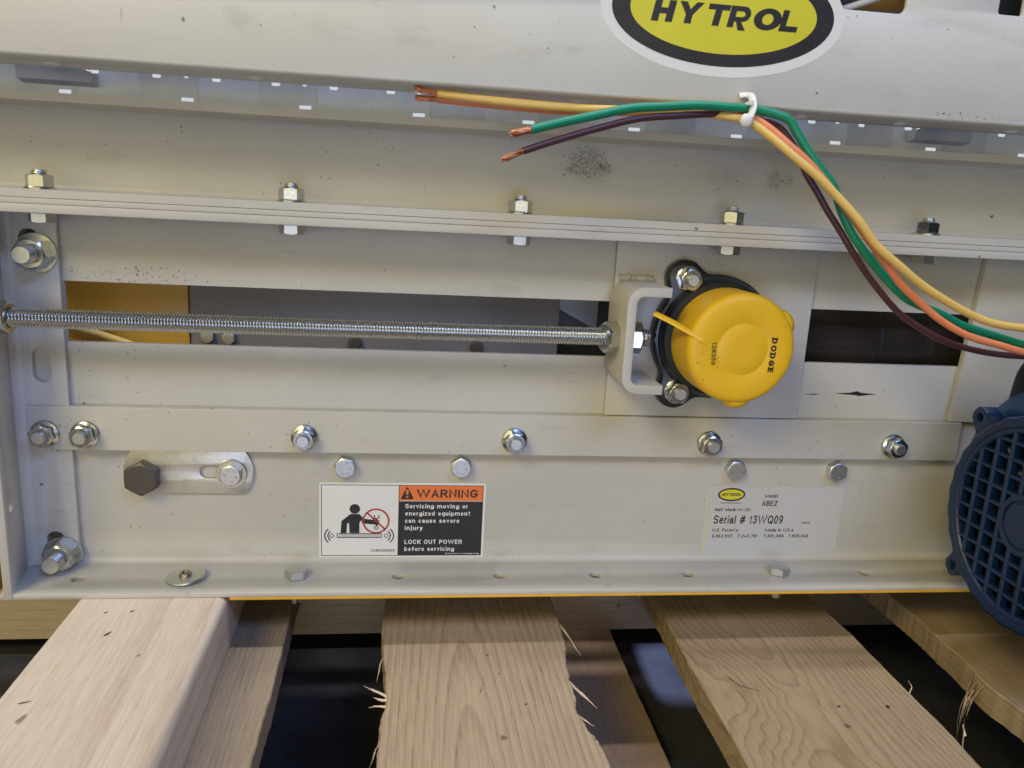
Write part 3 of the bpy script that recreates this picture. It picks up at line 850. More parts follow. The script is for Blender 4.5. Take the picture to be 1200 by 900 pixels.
fastener(cv, 'slot_bolt', [('slot_bolt', 'head'), ('washer', 'bigwasher'), ('head_mark', 'marks')], (-127, -2.8, 70.5), 0.55)
# on the bottom flange: fender washer with a torx screw, two hexagon bolts
ME['fender'] = MB().lathe([(2, 0.1), (13.4, 0.1), (13.5, 0.5), (13.2, 1.5), (2, 1.5)], 48).mesh('fender_washer', 25)
tx = MB()
tx.lathe([(4.4, 1.5), (4.4, 2.2), (3.6, 3.6), (2.3, 4.2), (2.1, 3.2), (0.2, 3.0)], 36, wave=lambda r, h, a: r * (1 + 0.2 * cos(6 * a)) if r < 2.2 and h < 4 and r > 1 else r)
ME['torx'] = tx.mesh('torx_screw', 30)
r = fastener(cv, 'fender_washer', [('fender_washer', 'fender'), ('torx_screw', 'torx')], (-154.9, -27.8, 0.1), 0.0, 'up', {'fender_washer': M['washer']})
ME['fender'].materials.clear(); ME['fender'].materials.append(M['washer'])
r.rotation_euler = (radians(2), radians(-5), 0); r.location.z += 0.0012
ME['torx'].materials.clear(); ME['torx'].materials.append(m_metal('screw_steel', (0.42, 0.33, 0.27), 0.35, 300, 0.2, 0.1))
ME['tip'] = MB().lathe([(4.6, 0), (4.6, 12.5), (3.8, 13.5)], 20).mesh('bolt_tip', 30)
for x, sp in ((-78.5, 0.25), (291.3, 0.5)):
    r = fastener(cv, 'flange_hex_bolt', [('flange_hex_bolt', 'head')], (x, -26, 0.05), sp, 'up')
    c = bpy.data.objects.new('bolt_tip', ME['tip']); COL.objects.link(c); c.parent = r
    if not ME['tip'].materials: ME['tip'].materials.append(M['zinc'])
    c.rotation_euler = (pi, 0, 0); c.location = (0, 0, -6.5 * MM)
# scratches in the paint
sc = [[(332, 140.4), (339, 140.9), (345, 141.2), (351, 142.6), (354, 141.4), (362, 140.8), (368.5, 140.0), (361, 139.7), (353, 138.6), (348, 139.4), (343, 139.6), (337, 140.1)],
      [(305, 139.2), (312, 139.6), (316, 139.7), (320, 139.3), (315, 138.8), (311, 139.0)]]
link('paint_scratch', flat_mesh('paint_scratch', sc, -0.06), M['print_black'], cv)

# ------------------------------------------------------------------ logo decal on the guard panel
LY = -75.0
lg = link('logo_decal', plate_mesh('logo_decal', circ(183, 391, 76.5, 72, 36.6), (), 0.2, 0, O=(0, LY, 0)), M['white'], cv)
def rel(name, me, mat, parent): return link(name, me, mat, parent)
rel('black_ring', flat_mesh('black_ring', [circ(183, 391, 69.8, 72, 30.6)], LY - 0.26), M['print_black'], lg)
rel('yellow_field', flat_mesh('yellow_field', [circ(183, 391, 58.6, 72, 23.4)], LY - 0.32), M['print_yellow'], lg)
def slab(polys, x0, z0, w, h, sh):
    return [[(x0 + a * w + b * h * sh, z0 + b * h) for a, b in p] for p in polys]
def ring_poly(n=24, s=0.50):
    out = []
    for k in range(n):
        a0, a1 = 2 * pi * k / n, 2 * pi * (k + 1) / n
        out.append([(0.5 + 0.5 * cos(a0), 0.5 + 0.5 * sin(a0)), (0.5 + 0.5 * cos(a1), 0.5 + 0.5 * sin(a1)),
                    (0.5 + 0.5 * s * 0.8 * cos(a1), 0.5 + 0.5 * s * sin(a1)), (0.5 + 0.5 * s * 0.8 * cos(a0), 0.5 + 0.5 * s * sin(a0))])
    return out
GL = {
    'H': [[(0, 0), (.34, 0), (.34, 1), (0, 1)], [(.66, 0), (1, 0), (1, 1), (.66, 1)], [(.34, .36), (.66, .36), (.66, .64), (.34, .64)]],
    'Y': [[(.35, 0), (.65, 0), (.65, .42), (.35, .42)], [(.35, .42), (.65, .42), (1.02, 1), (.70, 1), (.5, .66), (.30, 1), (-.02, 1)]],
    'T': [[(.34, 0), (.66, 0), (.66, .74), (.34, .74)], [(0, .74), (1, .74), (1, 1), (0, 1)]],
    'R': [[(0, 0), (.3, 0), (.3, 1), (0, 1)], [(.3, .76), (.62, .76), (.70, .70), (.95, .80), (.82, .95), (.66, 1), (.3, 1)], [(.70, .70), (.74, .62), (.70, .54), (.92, .40), (1.0, .6), (.95, .80)],
          [(.3, .28), (.62, .28), (.80, .31), (.92, .40), (.70, .54), (.60, .50), (.3, .50)], [(.38, .28), (.62, .28), (.92, -.12), (.56, -.12)]],
    'O': ring_poly(),
    'L': [[(0, 0), (.34, 0), (.34, 1), (0, 1)], [(.34, 0), (1, 0), (1, .27), (.34, .27)]],
}
polys = []
for ch, x0, w in (('H', 137.4, 13.0), ('Y', 152.6, 14.6), ('T', 170.6, 13.6), ('R', 184.6, 13.4), ('O', 200.2, 17.6), ('L', 217.6, 11.6)):
    hh = 12.2 if ch != 'O' else 12.6
    polys += slab(GL[ch], x0, 383.2 if ch != 'O' else 383.0, w, hh, 0.20)
rel('lettering', flat_mesh('lettering', polys, LY - 0.38), M['print_black'], lg)

# ------------------------------------------------------------------ warning label
WX0, WX1, WZ0, WZ1 = -65.0, 60.0, 2.4, 63.2
wl = link('warning_label', plate_mesh('warning_label', rect(WX0, WX1, WZ0, WZ1, 1.5), (), 0.2, 0, O=(0, -0.1, 0)), M['white'], cv)
def yy(k): return -0.36 - 0.08 * k
def bx(a, b_, c, d_): return [(a, c), (b_, c), (b_, d_), (a, d_)]
fx0, fx1, fz0, fz1 = -63.6, 58.2, 4.1, 61.6
dv = -6.2       # divider
fr = [bx(fx0, fx1, fz1 - .5, fz1), bx(fx0, dv, fz0, fz0 + .5), bx(fx0, fx0 + .5, fz0 + .5, fz1 - .5)]
rel('border', flat_mesh('border', fr, yy(0)), M['print_black'], wl)
hz = 48.6
rel('black_panel', flat_mesh('black_panel', [bx(dv, fx1, fz0, hz)], yy(0)), M['print_black'], wl)
rel('orange_header', flat_mesh('orange_header', [bx(dv + .5, fx1 - .5, hz + .4, fz1 - .5)], yy(0)), M['print_orange'], wl)
for e0 in (dv, fx1 - .5):
    rel('header_edge', flat_mesh('header_edge', [bx(e0, e0 + .5, hz, fz1 - .5)], yy(0)), M['print_black'], wl)
tri = [(-4.0, 50.2), (4.6, 50.2), (5.0, 51.0), (1.1, 59.4), (.3, 60.0), (-.5, 59.4), (-4.4, 51.0)]
rel('alert_triangle', flat_mesh('alert_triangle', [tri], yy(1)), M['print_black'], wl)
rel('alert_mark', flat_mesh('alert_mark', [[(-.45, 53.8), (1.05, 53.8), (1.35, 58.0), (-.75, 58.0)], circ(.3, 52.1, .85, 14)], yy(2)), M['print_orange'], wl)
rel('lettering', text_mesh('warning_word', 'WARNING', 7.4, 51.7, 6.6, yy(1), 46.5, bold=0.185, gap=.12), M['print_black'], wl)
tl = [('Servicing moving or', 43.0, 47.6), ('energized equipment', 37.1, 49.7), ('can cause severe', 31.2, 41.5), ('injury', 25.3, 13.5), ('LOCK OUT POWER', 13.8, 44.2), ('before servicing', 8.0, 38.0)]
rel('lettering', merge('warning_text', [text_mesh('t', s, -1.0, z, 3.5, yy(1), w, bold=0.175, gap=.17) for s, z, w in tl] + [text_mesh('t', 'http://www.cemanet.org', 30.5, 5.2, 1.25, yy(1), 26.0, bold=0.14)]), M['print_white'], wl)
rel('lettering', text_mesh('label_code', 'CHR930009', -26.5, 7.3, 2.2, yy(1), 18.0, bold=0.13), M['print_black'], wl)
pic = [circ(-38.7, 42.3, 3.9, 24),
       [(-42.5, 22.8), (-35.2, 22.8), (-35.2, 31), (-33.8, 33.4), (-33.2, 30.6), (-20.8, 29.4), (-20.4, 33.2), (-31.6, 34.4), (-35.4, 38.2), (-42.0, 38.2), (-48.6, 32.6), (-49.2, 22.8), (-44.8, 22.8), (-44.4, 30.6), (-43.0, 31.2)]]
cvp = [(-52, 22.6), (-18.4, 22.6), (-18.4, 18.9), (-52, 18.9)]
pic += [bx(-52, -18.4, 22.0, 22.6), bx(-52, -18.4, 18.9, 19.5), bx(-52, -51.4, 19.5, 22.0), bx(-19, -18.4, 19.5, 22.0)]
pic += [[(-51 + 1.55 * k, 19.5), (-50.6 + 1.55 * k, 19.5), (-49.1 + 1.55 * k, 22.0), (-49.5 + 1.55 * k, 22.0)] for k in range(20)]
def arcs(cx, cz, r, a0, a1, w, n=8):
    return [[(cx + (r - w) * cos(radians(a0 + (a1 - a0) * k / n)), cz + (r - w) * sin(radians(a0 + (a1 - a0) * k / n))), (cx + r * cos(radians(a0 + (a1 - a0) * k / n)), cz + r * sin(radians(a0 + (a1 - a0) * k / n))),
             (cx + r * cos(radians(a0 + (a1 - a0) * (k + 1) / n)), cz + r * sin(radians(a0 + (a1 - a0) * (k + 1) / n))), (cx + (r - w) * cos(radians(a0 + (a1 - a0) * (k + 1) / n)), cz + (r - w) * sin(radians(a0 + (a1 - a0) * (k + 1) / n)))] for k in range(n)]
pic += arcs(-55.6, 20.6, 1.7, 0, 360, .5, 16) + arcs(-15, 20.6, 1.7, 0, 360, .5, 16)
pic += arcs(-54, 20.6, 5.0, 125, 235, .9) + arcs(-54, 20.6, 7.4, 128, 232, .9) + arcs(-16.4, 20.6, 5.0, -55, 55, .9) + arcs(-16.4, 20.6, 7.4, -52, 52, .9)
pic += arcs(-22.6, 27.2, 1.7, 0, 360, .7, 14) + arcs(-22.4, 36.2, 2.2, 140, 400, .8, 12) + [[(-22.9, 28.6), (-21.9, 28.6), (-21.9, 34.2), (-22.9, 34.2)]]
rel('pictogram', flat_mesh('pictogram', pic, yy(1)), M['print_black'], wl)
pro = arcs(-22.8, 32.6, 10.2, 0, 360, 1.3, 40) + [[(-30.2, 39.0), (-29.3, 39.9), (-15.4, 26.2), (-16.3, 25.3)]]
rel('prohibition_sign', flat_mesh('prohibition_sign', pro, yy(2)), M['print_red'], wl)

# ------------------------------------------------------------------ serial number label (the square code is left off)
sl = link('serial_label', plate_mesh('serial_label', rect(236.0, 352.6, -0.2 + 2.6, 62.4, 1.0), (), 0.16, 0, O=(0, -0.1, 0)), M['film'], cv)
sl.data.materials.clear(); sl.data.materials.append(M['film'])
ys = -0.30
def el(cx, cz, a, b_, n=40): return circ(cx, cz, a, n, b_)
rel('yellow_edge', flat_mesh('yellow_edge', [[(238.2, 6), (238.9, 6), (239.9, 60), (239.2, 60)]], ys), M['print_yellow'], sl)
rel('logo_ring', flat_mesh('logo_ring', [el(257.2, 55.5, 11.4, 5.6)], ys), M['print_black'], sl)
rel('logo_field', flat_mesh('logo_field', [el(257.2, 55.5, 10.0, 4.3)], ys - 0.05), M['print_yellow'], sl)
pl = []
for ch, u, w in (('H', 0.0, 2.2), ('Y', 2.6, 2.5), ('T', 5.4, 2.2), ('R', 7.9, 2.3), ('O', 10.5, 2.9), ('L', 13.7, 2.0)):
    pl += slab(GL[ch], 249.3 + u, 54.4, w, 2.3, 0.22)
rel('logo_lettering', flat_mesh('logo_lettering', pl, ys - 0.1), M['print_black'], sl)
txt = [('CONVEYOR COMPANY', 248.6, 47.9, 0.9, 17.6, .24), ('Model', 285.4, 53.0, 3.1, 10.8, .17), ('ABEZ', 283.4, 46.0, 4.5, 13.2, .17), ('Unit Mark:', 244.6, 41.4, 2.7, 18.2, .23), ('M-134', 264.0, 41.4, 2.7, 10.6, .175),
       ('Serial # 13WQ09', 244.4, 30.6, 7.2, 58.6, .155), ('U.S. Patents:', 244.6, 23.8, 2.8, 22.0, .17), ('Made in U.S.A', 289.0, 23.8, 2.8, 24.6, .175),
       ('5,862,907', 244.6, 18.7, 2.7, 17.2, .175), ('7,243,781', 266.2, 18.7, 2.7, 17.2, .175), ('7,591,366', 288.4, 18.7, 2.7, 17.2, .175), ('7,905,345', 309.6, 18.7, 2.7, 17.2, .175), ('2020', 319.5, 30.7, 1.7, 7.2, .17)]
rel('lettering', merge('serial_text', [text_mesh('t', s, x, z, c, ys, w, bold=bd, shear=0.07) for s, x, z, c, w, bd in txt]), M['print_black'], sl)

# ================================================================== TAKE-UP BEARING (slides in the slot)
tb = empty('take_up_bearing', (224, 0, 118), 'flange bearing with round yellow end cap in a dark housing on a sliding beige plate', 'bearing')
link('slide_plate', plate_mesh('slide_plate', rect(146.7, 301, 120.4, 250.5, 0.6), (), 4.5, 0.5, O=(0, -0.3, 0)), M['paint'], tb)
pr = bent([(173.8, 219.4), (147.0, 219.4), (147.0, 152.2), (173.2, 152.2)], 6.4, 8.5, 7)
link('rod_bracket', plate_mesh('rod_bracket', pr, (), 51, 0.5, O=(0, -4.7, 0)), M['paint'], tb)
wb_ = []
random.seed(3)
for k in range(40):
    u = k / 39
    p = (149.5 + 24 * u, -5.2, 223.6) if u < 1 else (173, -5.2, 223.6)
    wb_.append((150 + 25 * u, -5.4 + 0.3 * sin(k * 2.1), 224.2 + 0.4 * sin(k * 1.3)))
link('weld_bead', MB().tube(wb_, [2.6 + 0.5 * sin(k * 1.9) for k in range(40)], 10).mesh('weld_bead', 60), M['paint'], tb)
# housing outline: smooth union of a disc and two bolt lobes
def sdf(x, z):
    ds = [hypot(x - 222, z - 184) - 46.0, hypot(x - 196.5, z - 226) - 13.6, hypot(x - 196, z - 143) - 13.2]
    k = 9.0; r = ds[0]
    for d2 in ds[1:]:
        h = max(0, min(1, 0.5 + 0.5 * (d2 - r) / k))
        r = d2 * (1 - h) + r * h - k * h * (1 - h)
    return r
out = []
for k in range(120):
    a = 2 * pi * k / 120
    t_ = 20.0
    while sdf(212 + t_ * cos(a), 184 + t_ * sin(a)) < 0 and t_ < 90: t_ += 0.25
    out.append((212 + t_ * cos(a), 184 + t_ * sin(a)))
hb = plate_mesh('bearing_housing', out, (), 12, 2.2, O=(0, -4.9, 0), smooth=40)
boss = MB().lathe([(44, 0), (43.5, 6), (41.5, 9), (30, 9)], 64).mesh('boss', 30)
for v in boss.vertices: v.co = Vector((v.co.x + .223, -v.co.z - .0165, v.co.y + .184))
hb = merge('bearing_housing', [hb, boss]); hb.shade_smooth(); hb.set_sharp_from_angle(angle=radians(45))
link('bearing_housing', hb, M['casting'], tb)
cp = MB().lathe([(38.2, 0), (39.2, 0.6), (39.2, 3.4), (38.6, 4.2), (38.6, 35.6), (38.2, 38.2), (37.2, 40.1), (35.4, 41.3), (32.5, 41.8), (18.6, 41.95), (18.2, 41.75), (17.6, 41.75), (17.2, 41.95), (8, 42.0), (1, 42.1), (0.02, 42.1)], 96)
for a, sx in ((radians(31), 6.4), (radians(-86), 6.8)):
    c = Vector((36.4 * cos(a), 36.4 * sin(a), 36.5))
    T = Vector((-sin(a), cos(a), 0)); Nn = Vector((cos(a), sin(a), 0))
    rs = []
    for i in range(1, 8):
        ph_ = -pi / 2 + pi * i / 8
        rs.append([c + Vector((0, 0, 6.5 * sin(ph_) - 3)) + (T * sx * 1.5 * cos(2 * pi * j / 16) + Nn * sx * sin(2 * pi * j / 16)) * cos(ph_) for j in range(16)])
    cp.rings(rs)
cpm = cp.mesh('end_cap', 35)
cap = link('end_cap', cpm, M['yellowcap'], tb, (225, -20, 183.5), FACE)
def on_cap(name, me, mat):
    o = link(name, me, mat, None)
    o.parent = cap
    o.matrix_parent_inverse = Matrix.Identity(4)
    R = Matrix.Rotation(-pi / 2, 4, 'X')
    o.matrix_basis = R @ Matrix.Translation(-Vector((225, -20, 183.5)) * MM)
    return o
tabp = spline([(199, -59.5, 188.5), (195, -60.5, 190.3), (188, -58.5, 193.8), (178, -51, 199), (166.5, -43, 204)], 5)
on_cap('pull_tab', MB().tube(tabp, [3.9 - 1.2 * min(1, k / 8) for k in range(len(tabp))], 8, 0.42).mesh('pull_tab', 60), M['yellowcap'])
yc = -62.35
let = text_mesh('cap_word', 'DODGE', 245.0, 192.4, 4.0, yc, 24.0, bold=0.22, rot=radians(-91.5), gap=.22)
def slab_serifs(x, z, cap, rot, items):
    cr, sr = cos(rot), sin(rot); out = []
    for u, v in items:
        q = [(u - .8, v), (u + .8, v), (u + .8, v + .6), (u - .8, v + .6)]
        out.append([(x + a * cr - b_ * sr, z + a * sr + b_ * cr) for a, b_ in q])
    return out
ser = slab_serifs(245.0, 192.4, 4.0, radians(-91.5), [(0.2, 0), (0.2, 3.4), (10.2, 0), (10.2, 3.4), (20.6, 0), (20.6, 3.4)])
let = merge('cap_word', [let, flat_mesh('serif', ser, yc - 0.06)])
on_cap('lettering', let, M['print_black'])
on_cap('lettering', text_mesh('cap_number', '128359', 202.8, 188.2, 3.0, yc, 15.6, bold=0.13, rot=radians(-88)), M['print_black'])
for x, z, sp in ((197.5, 226.3, 0.25), (196.8, 143.2, 0.1)):
    fastener(tb, 'housing_bolt', [('nut', 'nut'), ('washer', 'washer'), ('stud', 'stud')], (x, -16.95, z), sp)

# ================================================================== TAKE-UP ROD
RY, RZ = -34.0, 185.2
tr = empty('take_up_rod', (-60, RY, RZ), 'long zinc threaded rod with hexagon nuts running in front of the slot to the bracket', 'threaded rod')
th = MB(); thread_into(th, 6.5, -210, 226, 2.0, 24, 1.0)
me = th.mesh('threaded_rod', 20)
link('threaded_rod', me, M['zinc_rod'], tr, (-60, RY, RZ), (0, pi / 2, 0))
ME['rodnut'] = hex_prof(19.0, 11.0, 0, hole=6.4).mesh('rod_nut', 25)
for x, sp, fl_ in ((143.5, 0.35, -1), (150.4, 0.2, 1), (-264, 0.1, 1)):
    link('rod_nut', ME['rodnut'], M['zinc'], tr, (x, RY, RZ), (sp, pi / 2 * fl_, 0))

# ================================================================== DRIVE PULLEY seen through the right-hand slot
pu = empty('drive_pulley', (385, 62, 176), 'glossy black rubber lagged pulley behind the short slot right of the yellow cap', 'pulley')
link('pulley_shell', MB().tube([(290, 62, 176), (293, 62, 176), (640, 62, 176)], [44, 46, 46], 64).mesh('pulley_shell', 30), M['roller'], pu)
link('pulley_seam', MB().tube([(373, 62, 176), (373.6, 62, 176), (376.4, 62, 176), (377, 62, 176)], [45.5, 47, 47, 45.5], 64).mesh('pulley_seam', 40), M['rubber'], pu)

# ================================================================== MOTOR
XM = 396.0
MY, MZ = -133.0, 85.0
mo = empty('electric_motor', (470, MY, MZ - 80), 'blue electric motor with dark round fan grille, standing right of the serial label', 'motor')
def facex(u, v): return (u, v)
def clip(poly, C):
    out = poly
    n = len(C)
    for i in range(n):
        a, b_ = C[i], C[(i + 1) % n]
        inp, out = out, []
        if not inp: break
        ins = lambda p: (b_[0] - a[0]) * (p[1] - a[1]) - (b_[1] - a[1]) * (p[0] - a[0]) >= 0
        for k in range(len(inp)):
            p, q_ = inp[k - 1], inp[k]
            if ins(p) != ins(q_):
                d1 = (b_[0] - a[0]) * (p[1] - a[1]) - (b_[1] - a[1]) * (p[0] - a[0])
                d2 = (b_[0] - a[0]) * (q_[1] - a[1]) - (b_[1] - a[1]) * (q_[0] - a[0])
                t_ = d1 / (d1 - d2)
                out.append((p[0] + (q_[0] - p[0]) * t_, p[1] + (q_[1] - p[1]) * t_))
            if ins(q_): out.append(q_)
    return out
Uy, Vz = (0, -1, 0), (0, 0, 1)
def bar(p0, p1, w, x0, d):
    a_, b_ = Vector((0, p0[0], p0[1])), Vector((0, p1[0], p1[1]))
    T = (b_ - a_).normalized(); Nn = Vector((0, -T.z, T.y))
    q = MB(); rs = []
    for c in (a_, b_):
        rs.append([(x0 + dx, (c + Nn * s_).y, (c + Nn * s_).z) for s_, dx in ((-w / 2, d), (-w / 2, .8), (-w / 2 + .7, 0), (w / 2 - .7, 0), (w / 2, .8), (w / 2, d))])
    return q.rings(rs).mesh('grille_bar', 25)
def spans(c):
    L_ = sqrt(max(0, 61.5 ** 2 - c * c)); I_ = 19.0
    if abs(c) < I_:
        h_ = sqrt(I_ * I_ - c * c); return [(-L_, -h_), (h_, L_)]
    return [(-L_, L_)]
for i in range(-5, 5):
    c = (i + .5) * 13.4
    for a_, b_ in spans(c):
        link('grille_bar', bar((c, a_), (c, b_), 3.3, 0.6, 6.0), M['cowl'], mo, (XM, MY, MZ))
for j in range(-6, 6):
    c = (j + .5) * 11.3
    for a_, b_ in spans(c):
        link('grille_bar', bar((a_, c), (b_, c), 2.7, 0.9, 5.6), M['cowl'], mo, (XM, MY, MZ))
hub = MB().lathe([(20.6, 6), (20.4, 0.9), (19.8, 0.3), (16.6, 0.3), (16.2, 1.6), (14.6, 1.6), (14.2, 0.4), (0.1, 0.2)], 48, wave=lambda r, h, a: r * (1 + .015 * cos(10 * a)))
link('grille_hub', hub.mesh('grille_hub', 30), M['cowl'], mo, (XM, MY, MZ), (0, pi / 2, 0))
wv = lambda r, h, a: r + (0.55 * cos(28 * a) if r > 66 and h < 12 else 0)
cw = MB().lathe([(59.8, 6.5), (60.2, 1.4), (61.2, 0.2), (63.5, 0.0), (64.2, 0.7), (65.0, 0.0), (68.6, -0.2), (70.6, 0.9), (71.6, 3.0), (72, 8), (73.0, 16), (75.0, 22)], 168, wave=wv, ca=False, cb=False)
cwm = cw.mesh('fan_cover', 30)
link('fan_cover', cwm, M['cowl'], mo, (XM, MY, MZ), (0, pi / 2, 0))
bd = MB().lathe([(76.1, 22.2), (78.5, 26), (80.5, 34), (81.0, 46), (81, 190)], 96)
link('motor_body', bd.mesh('motor_body', 35), M['motor'], mo, (XM, MY, MZ), (0, pi / 2, 0))
link('fan_back', MB().lathe([(72.3, 14), (72.3, 15)], 64).mesh('fan_back', 30), M['rubber'], mo, (XM, MY, MZ), (0, pi / 2, 0))
fb_ = MB()
for k in range(7):
    a = 2 * pi * k / 7
    c_, s_ = cos(a), sin(a)
    fb_.add([(9, 22 * c_, 22 * s_), (9, 57 * c_, 57 * s_), (15, 57 * c_ - 5 * s_, 57 * s_ + 5 * c_), (15, 22 * c_ - 5 * s_, 22 * s_ + 5 * c_)], [(0, 1, 2, 3)])
link('fan_blade', fb_.mesh('fan_blade', 0), M['cowl'], mo, (XM, MY, MZ))['kind'] = 'stuff'
for a in (46, 137, -43, -137):
    ca, sa = cos(radians(a)), sin(radians(a))
    R2 = lambda u, v: (u * ca - v * sa, u * sa + v * ca)
    earo = [R2(*p) for p in [(64, -13), (80, -8.5), (88, -6.5), (90.5, -3), (90.5, 3), (88, 6.5), (80, 8.5), (64, 13)]]
    earo = [(-u, v) for u, v in earo]
    hc = R2(83, 0)
    link('mounting_ear', plate_mesh('mounting_ear', [(-u, v) for u, v in earo], [circ(hc[0], hc[1], 3.2, 14)], 12, 1.0, O=(XM + 18, MY, MZ), U=Uy, V=Vz), M['motor'] if a in (46,) else M['cowl'], mo)
hump = [(93 * cos(radians(q)), 93 * sin(radians(q))) for q in range(20, 101, 5)] + [(60 * cos(radians(q)), 60 * sin(radians(q))) for q in (95, 60, 25)]
link('motor_collar', plate_mesh('motor_collar', [(-u, v) for u, v in hump][::-1], (), 110, 4.0, O=(XM + 132, MY, MZ), U=Uy, V=Vz, smooth=40), M['motor'], mo)
# black conduit rising behind the motor
co = MB().tube(spline([(441, -60, 150), (440, -66, 175), (444, -80, 190), (455, -90, 197), (490, -92, 198)]), 7.0, 16)
tag(link('cable_conduit', co.mesh('cable_conduit', 60), M['rubber']), 'short black cable conduit rising behind the blue motor at the right edge', 'conduit')

# ================================================================== WIRES
W = {
 'yellow': [(-0.1, -66.0, 336.4), (12.6, -67.0, 334.6), (36.8, -68.0, 333.0), (67.8, -70.0, 331.7), (99.1, -72.0, 331.6), (130.3, -75.0, 331.8), (161.6, -78.0, 332.5), (192.9, -82.0, 331.1), (203.1, -86.0, 327.4), (215.2, -92.0, 318.7), (227.0, -96.0, 309.7), (240.7, -99.0, 299.4), (255.0, -101.0, 288.5), (270.6, -103.0, 274.5), (284.9, -104.0, 258.7), (301.1, -105.0, 246.8), (318.6, -105.0, 236.3), (339.4, -105.0, 225.2), (360.8, -104.0, 216.5), (378.7, -103.0, 212.5), (397.8, -102.0, 209.6), (425.0, -100.0, 206.8), (462, -94, 200)],
 'orange': [(0.5, -60.0, 331.9), (12.9, -61.0, 332.1), (37.3, -62.0, 331.1), (68.8, -64.0, 330.0), (100.2, -67.0, 330.2), (131.7, -70.0, 331.4), (162.9, -74.0, 333.0), (193.9, -79.0, 333.0), (203.8, -82.0, 331.3), (214.3, -86.0, 325.6), (226.9, -90.0, 316.1), (239.5, -92.0, 306.1), (256.2, -94.0, 291.2), (271.7, -96.0, 275.0), (282.3, -97.0, 262.4), (296.2, -98.0, 247.7), (309.6, -98.0, 235.0), (325.7, -98.0, 222.7), (344.0, -98.0, 211.2), (365.0, -98.0, 202.8), (386.6, -97.0, 197.1), (406.2, -96.0, 193.4), (433.1, -95.0, 189.9), (462, -93, 196)],
 'green': [(54.8, -100.0, 311.2), (65.7, -99.0, 314.3), (84.8, -96.0, 320.0), (105.3, -93.0, 325.4), (126.3, -90.0, 330.0), (147.5, -88.0, 333.5), (169.2, -86.0, 335.6), (191.4, -84.0, 336.3), (208.3, -83.0, 336.0), (226.1, -84.0, 331.6), (233.3, -85.0, 323.9), (241.5, -86.0, 313.7), (250.2, -87.0, 303.9), (260.4, -88.0, 292.6), (268.3, -89.0, 278.3), (276.8, -90.0, 264.5), (288.1, -90.0, 252.1), (302.6, -90.0, 238.6), (321.0, -90.0, 225.5), (345.0, -90.0, 216.2), (362.9, -90.0, 209.5), (383.8, -90.0, 203.8), (410.3, -90.0, 197.7), (436.6, -90.0, 193.8), (462, -90, 199)],
 'brown': [(50.6, -100.0, 296.8), (61.9, -99.0, 302.3), (80.5, -96.0, 309.3), (106.1, -92.0, 317.9), (132.6, -88.0, 324.8), (159.8, -84.0, 329.6), (182.2, -81.0, 332.0), (193.8, -79.0, 332.5), (208.0, -77.5, 331.6), (223.6, -77.0, 327.5), (233.1, -78.0, 319.4), (239.3, -80.0, 310.3), (244.3, -82.0, 300.1), (252.1, -83.0, 289.6), (261.2, -84.0, 279.0), (271.2, -84.0, 266.7), (282.1, -84.0, 252.6), (297.2, -84.0, 236.1), (318.4, -84.0, 217.3), (338.3, -84.0, 204.8), (359.7, -84.0, 196.8), (380.8, -84.0, 191.6), (401.6, -84.0, 189.2), (417.1, -84.0, 188.5), (443.3, -84.0, 187.4), (462, -89, 195)],
}
WL = {'yellow': 'yellow insulated wire with bare copper end, lying in front of the other wires',
      'orange': 'orange insulated wire with bare copper end running beside the yellow wire',
      'green': 'green insulated wire with bare copper end arching over the cable tie bundle',
      'brown': 'dark brown insulated wire with bare copper end hanging lowest of the bundle'}
WR = {'yellow': 2.6, 'orange': 2.35, 'green': 2.7, 'brown': 2.15}
for c in ('yellow', 'orange', 'green', 'brown'):
    pts = W[c]
    w = empty('wire', pts[1], WL[c], 'wire', 'loose wires under the guard panel')
    rk = random.Random(len(c) * 7)
    kp = [Vector(p) + (Vector((rk.gauss(0, .35), rk.gauss(0, .35), rk.gauss(0, .35))) if 1 < i < len(pts) - 2 else Vector()) for i, p in enumerate(pts[1:])]
    sp_ = spline(kp, 6)
    link('insulation', MB().tube(sp_, WR[c], 14).mesh('insulation', 60), M['ins_' + c], w)
    p0, p1 = Vector(pts[0]), Vector(pts[1])
    dd = (p0 - p1).normalized(); n1 = dd.orthogonal().normalized(); n2 = dd.cross(n1)
    st_ = MB(); random.seed(len(c))
    for k in range(17):
        a = 2 * pi * k / 10 if k < 10 else 2 * pi * k / 6
        rr = WR[c] * (0.58 if k < 10 else 0.28 if k < 16 else 0.0)
        L = (p0 - p1).length * random.uniform(0.85, 1.15)
        tw = [p1 - dd * 2 + dd * (L + 2) * u + (n1 * cos(a + 1.5 * u) + n2 * sin(a + 1.5 * u)) * rr * (1 + 0.25 * u * u * random.uniform(0.3, 1.4)) for u in (0, .25, .5, .75, 1)]
        st_.tube(tw, WR[c] * 0.16, 6)
    link('copper_strand', st_.mesh('copper_strand', 60), M['copper'], w)

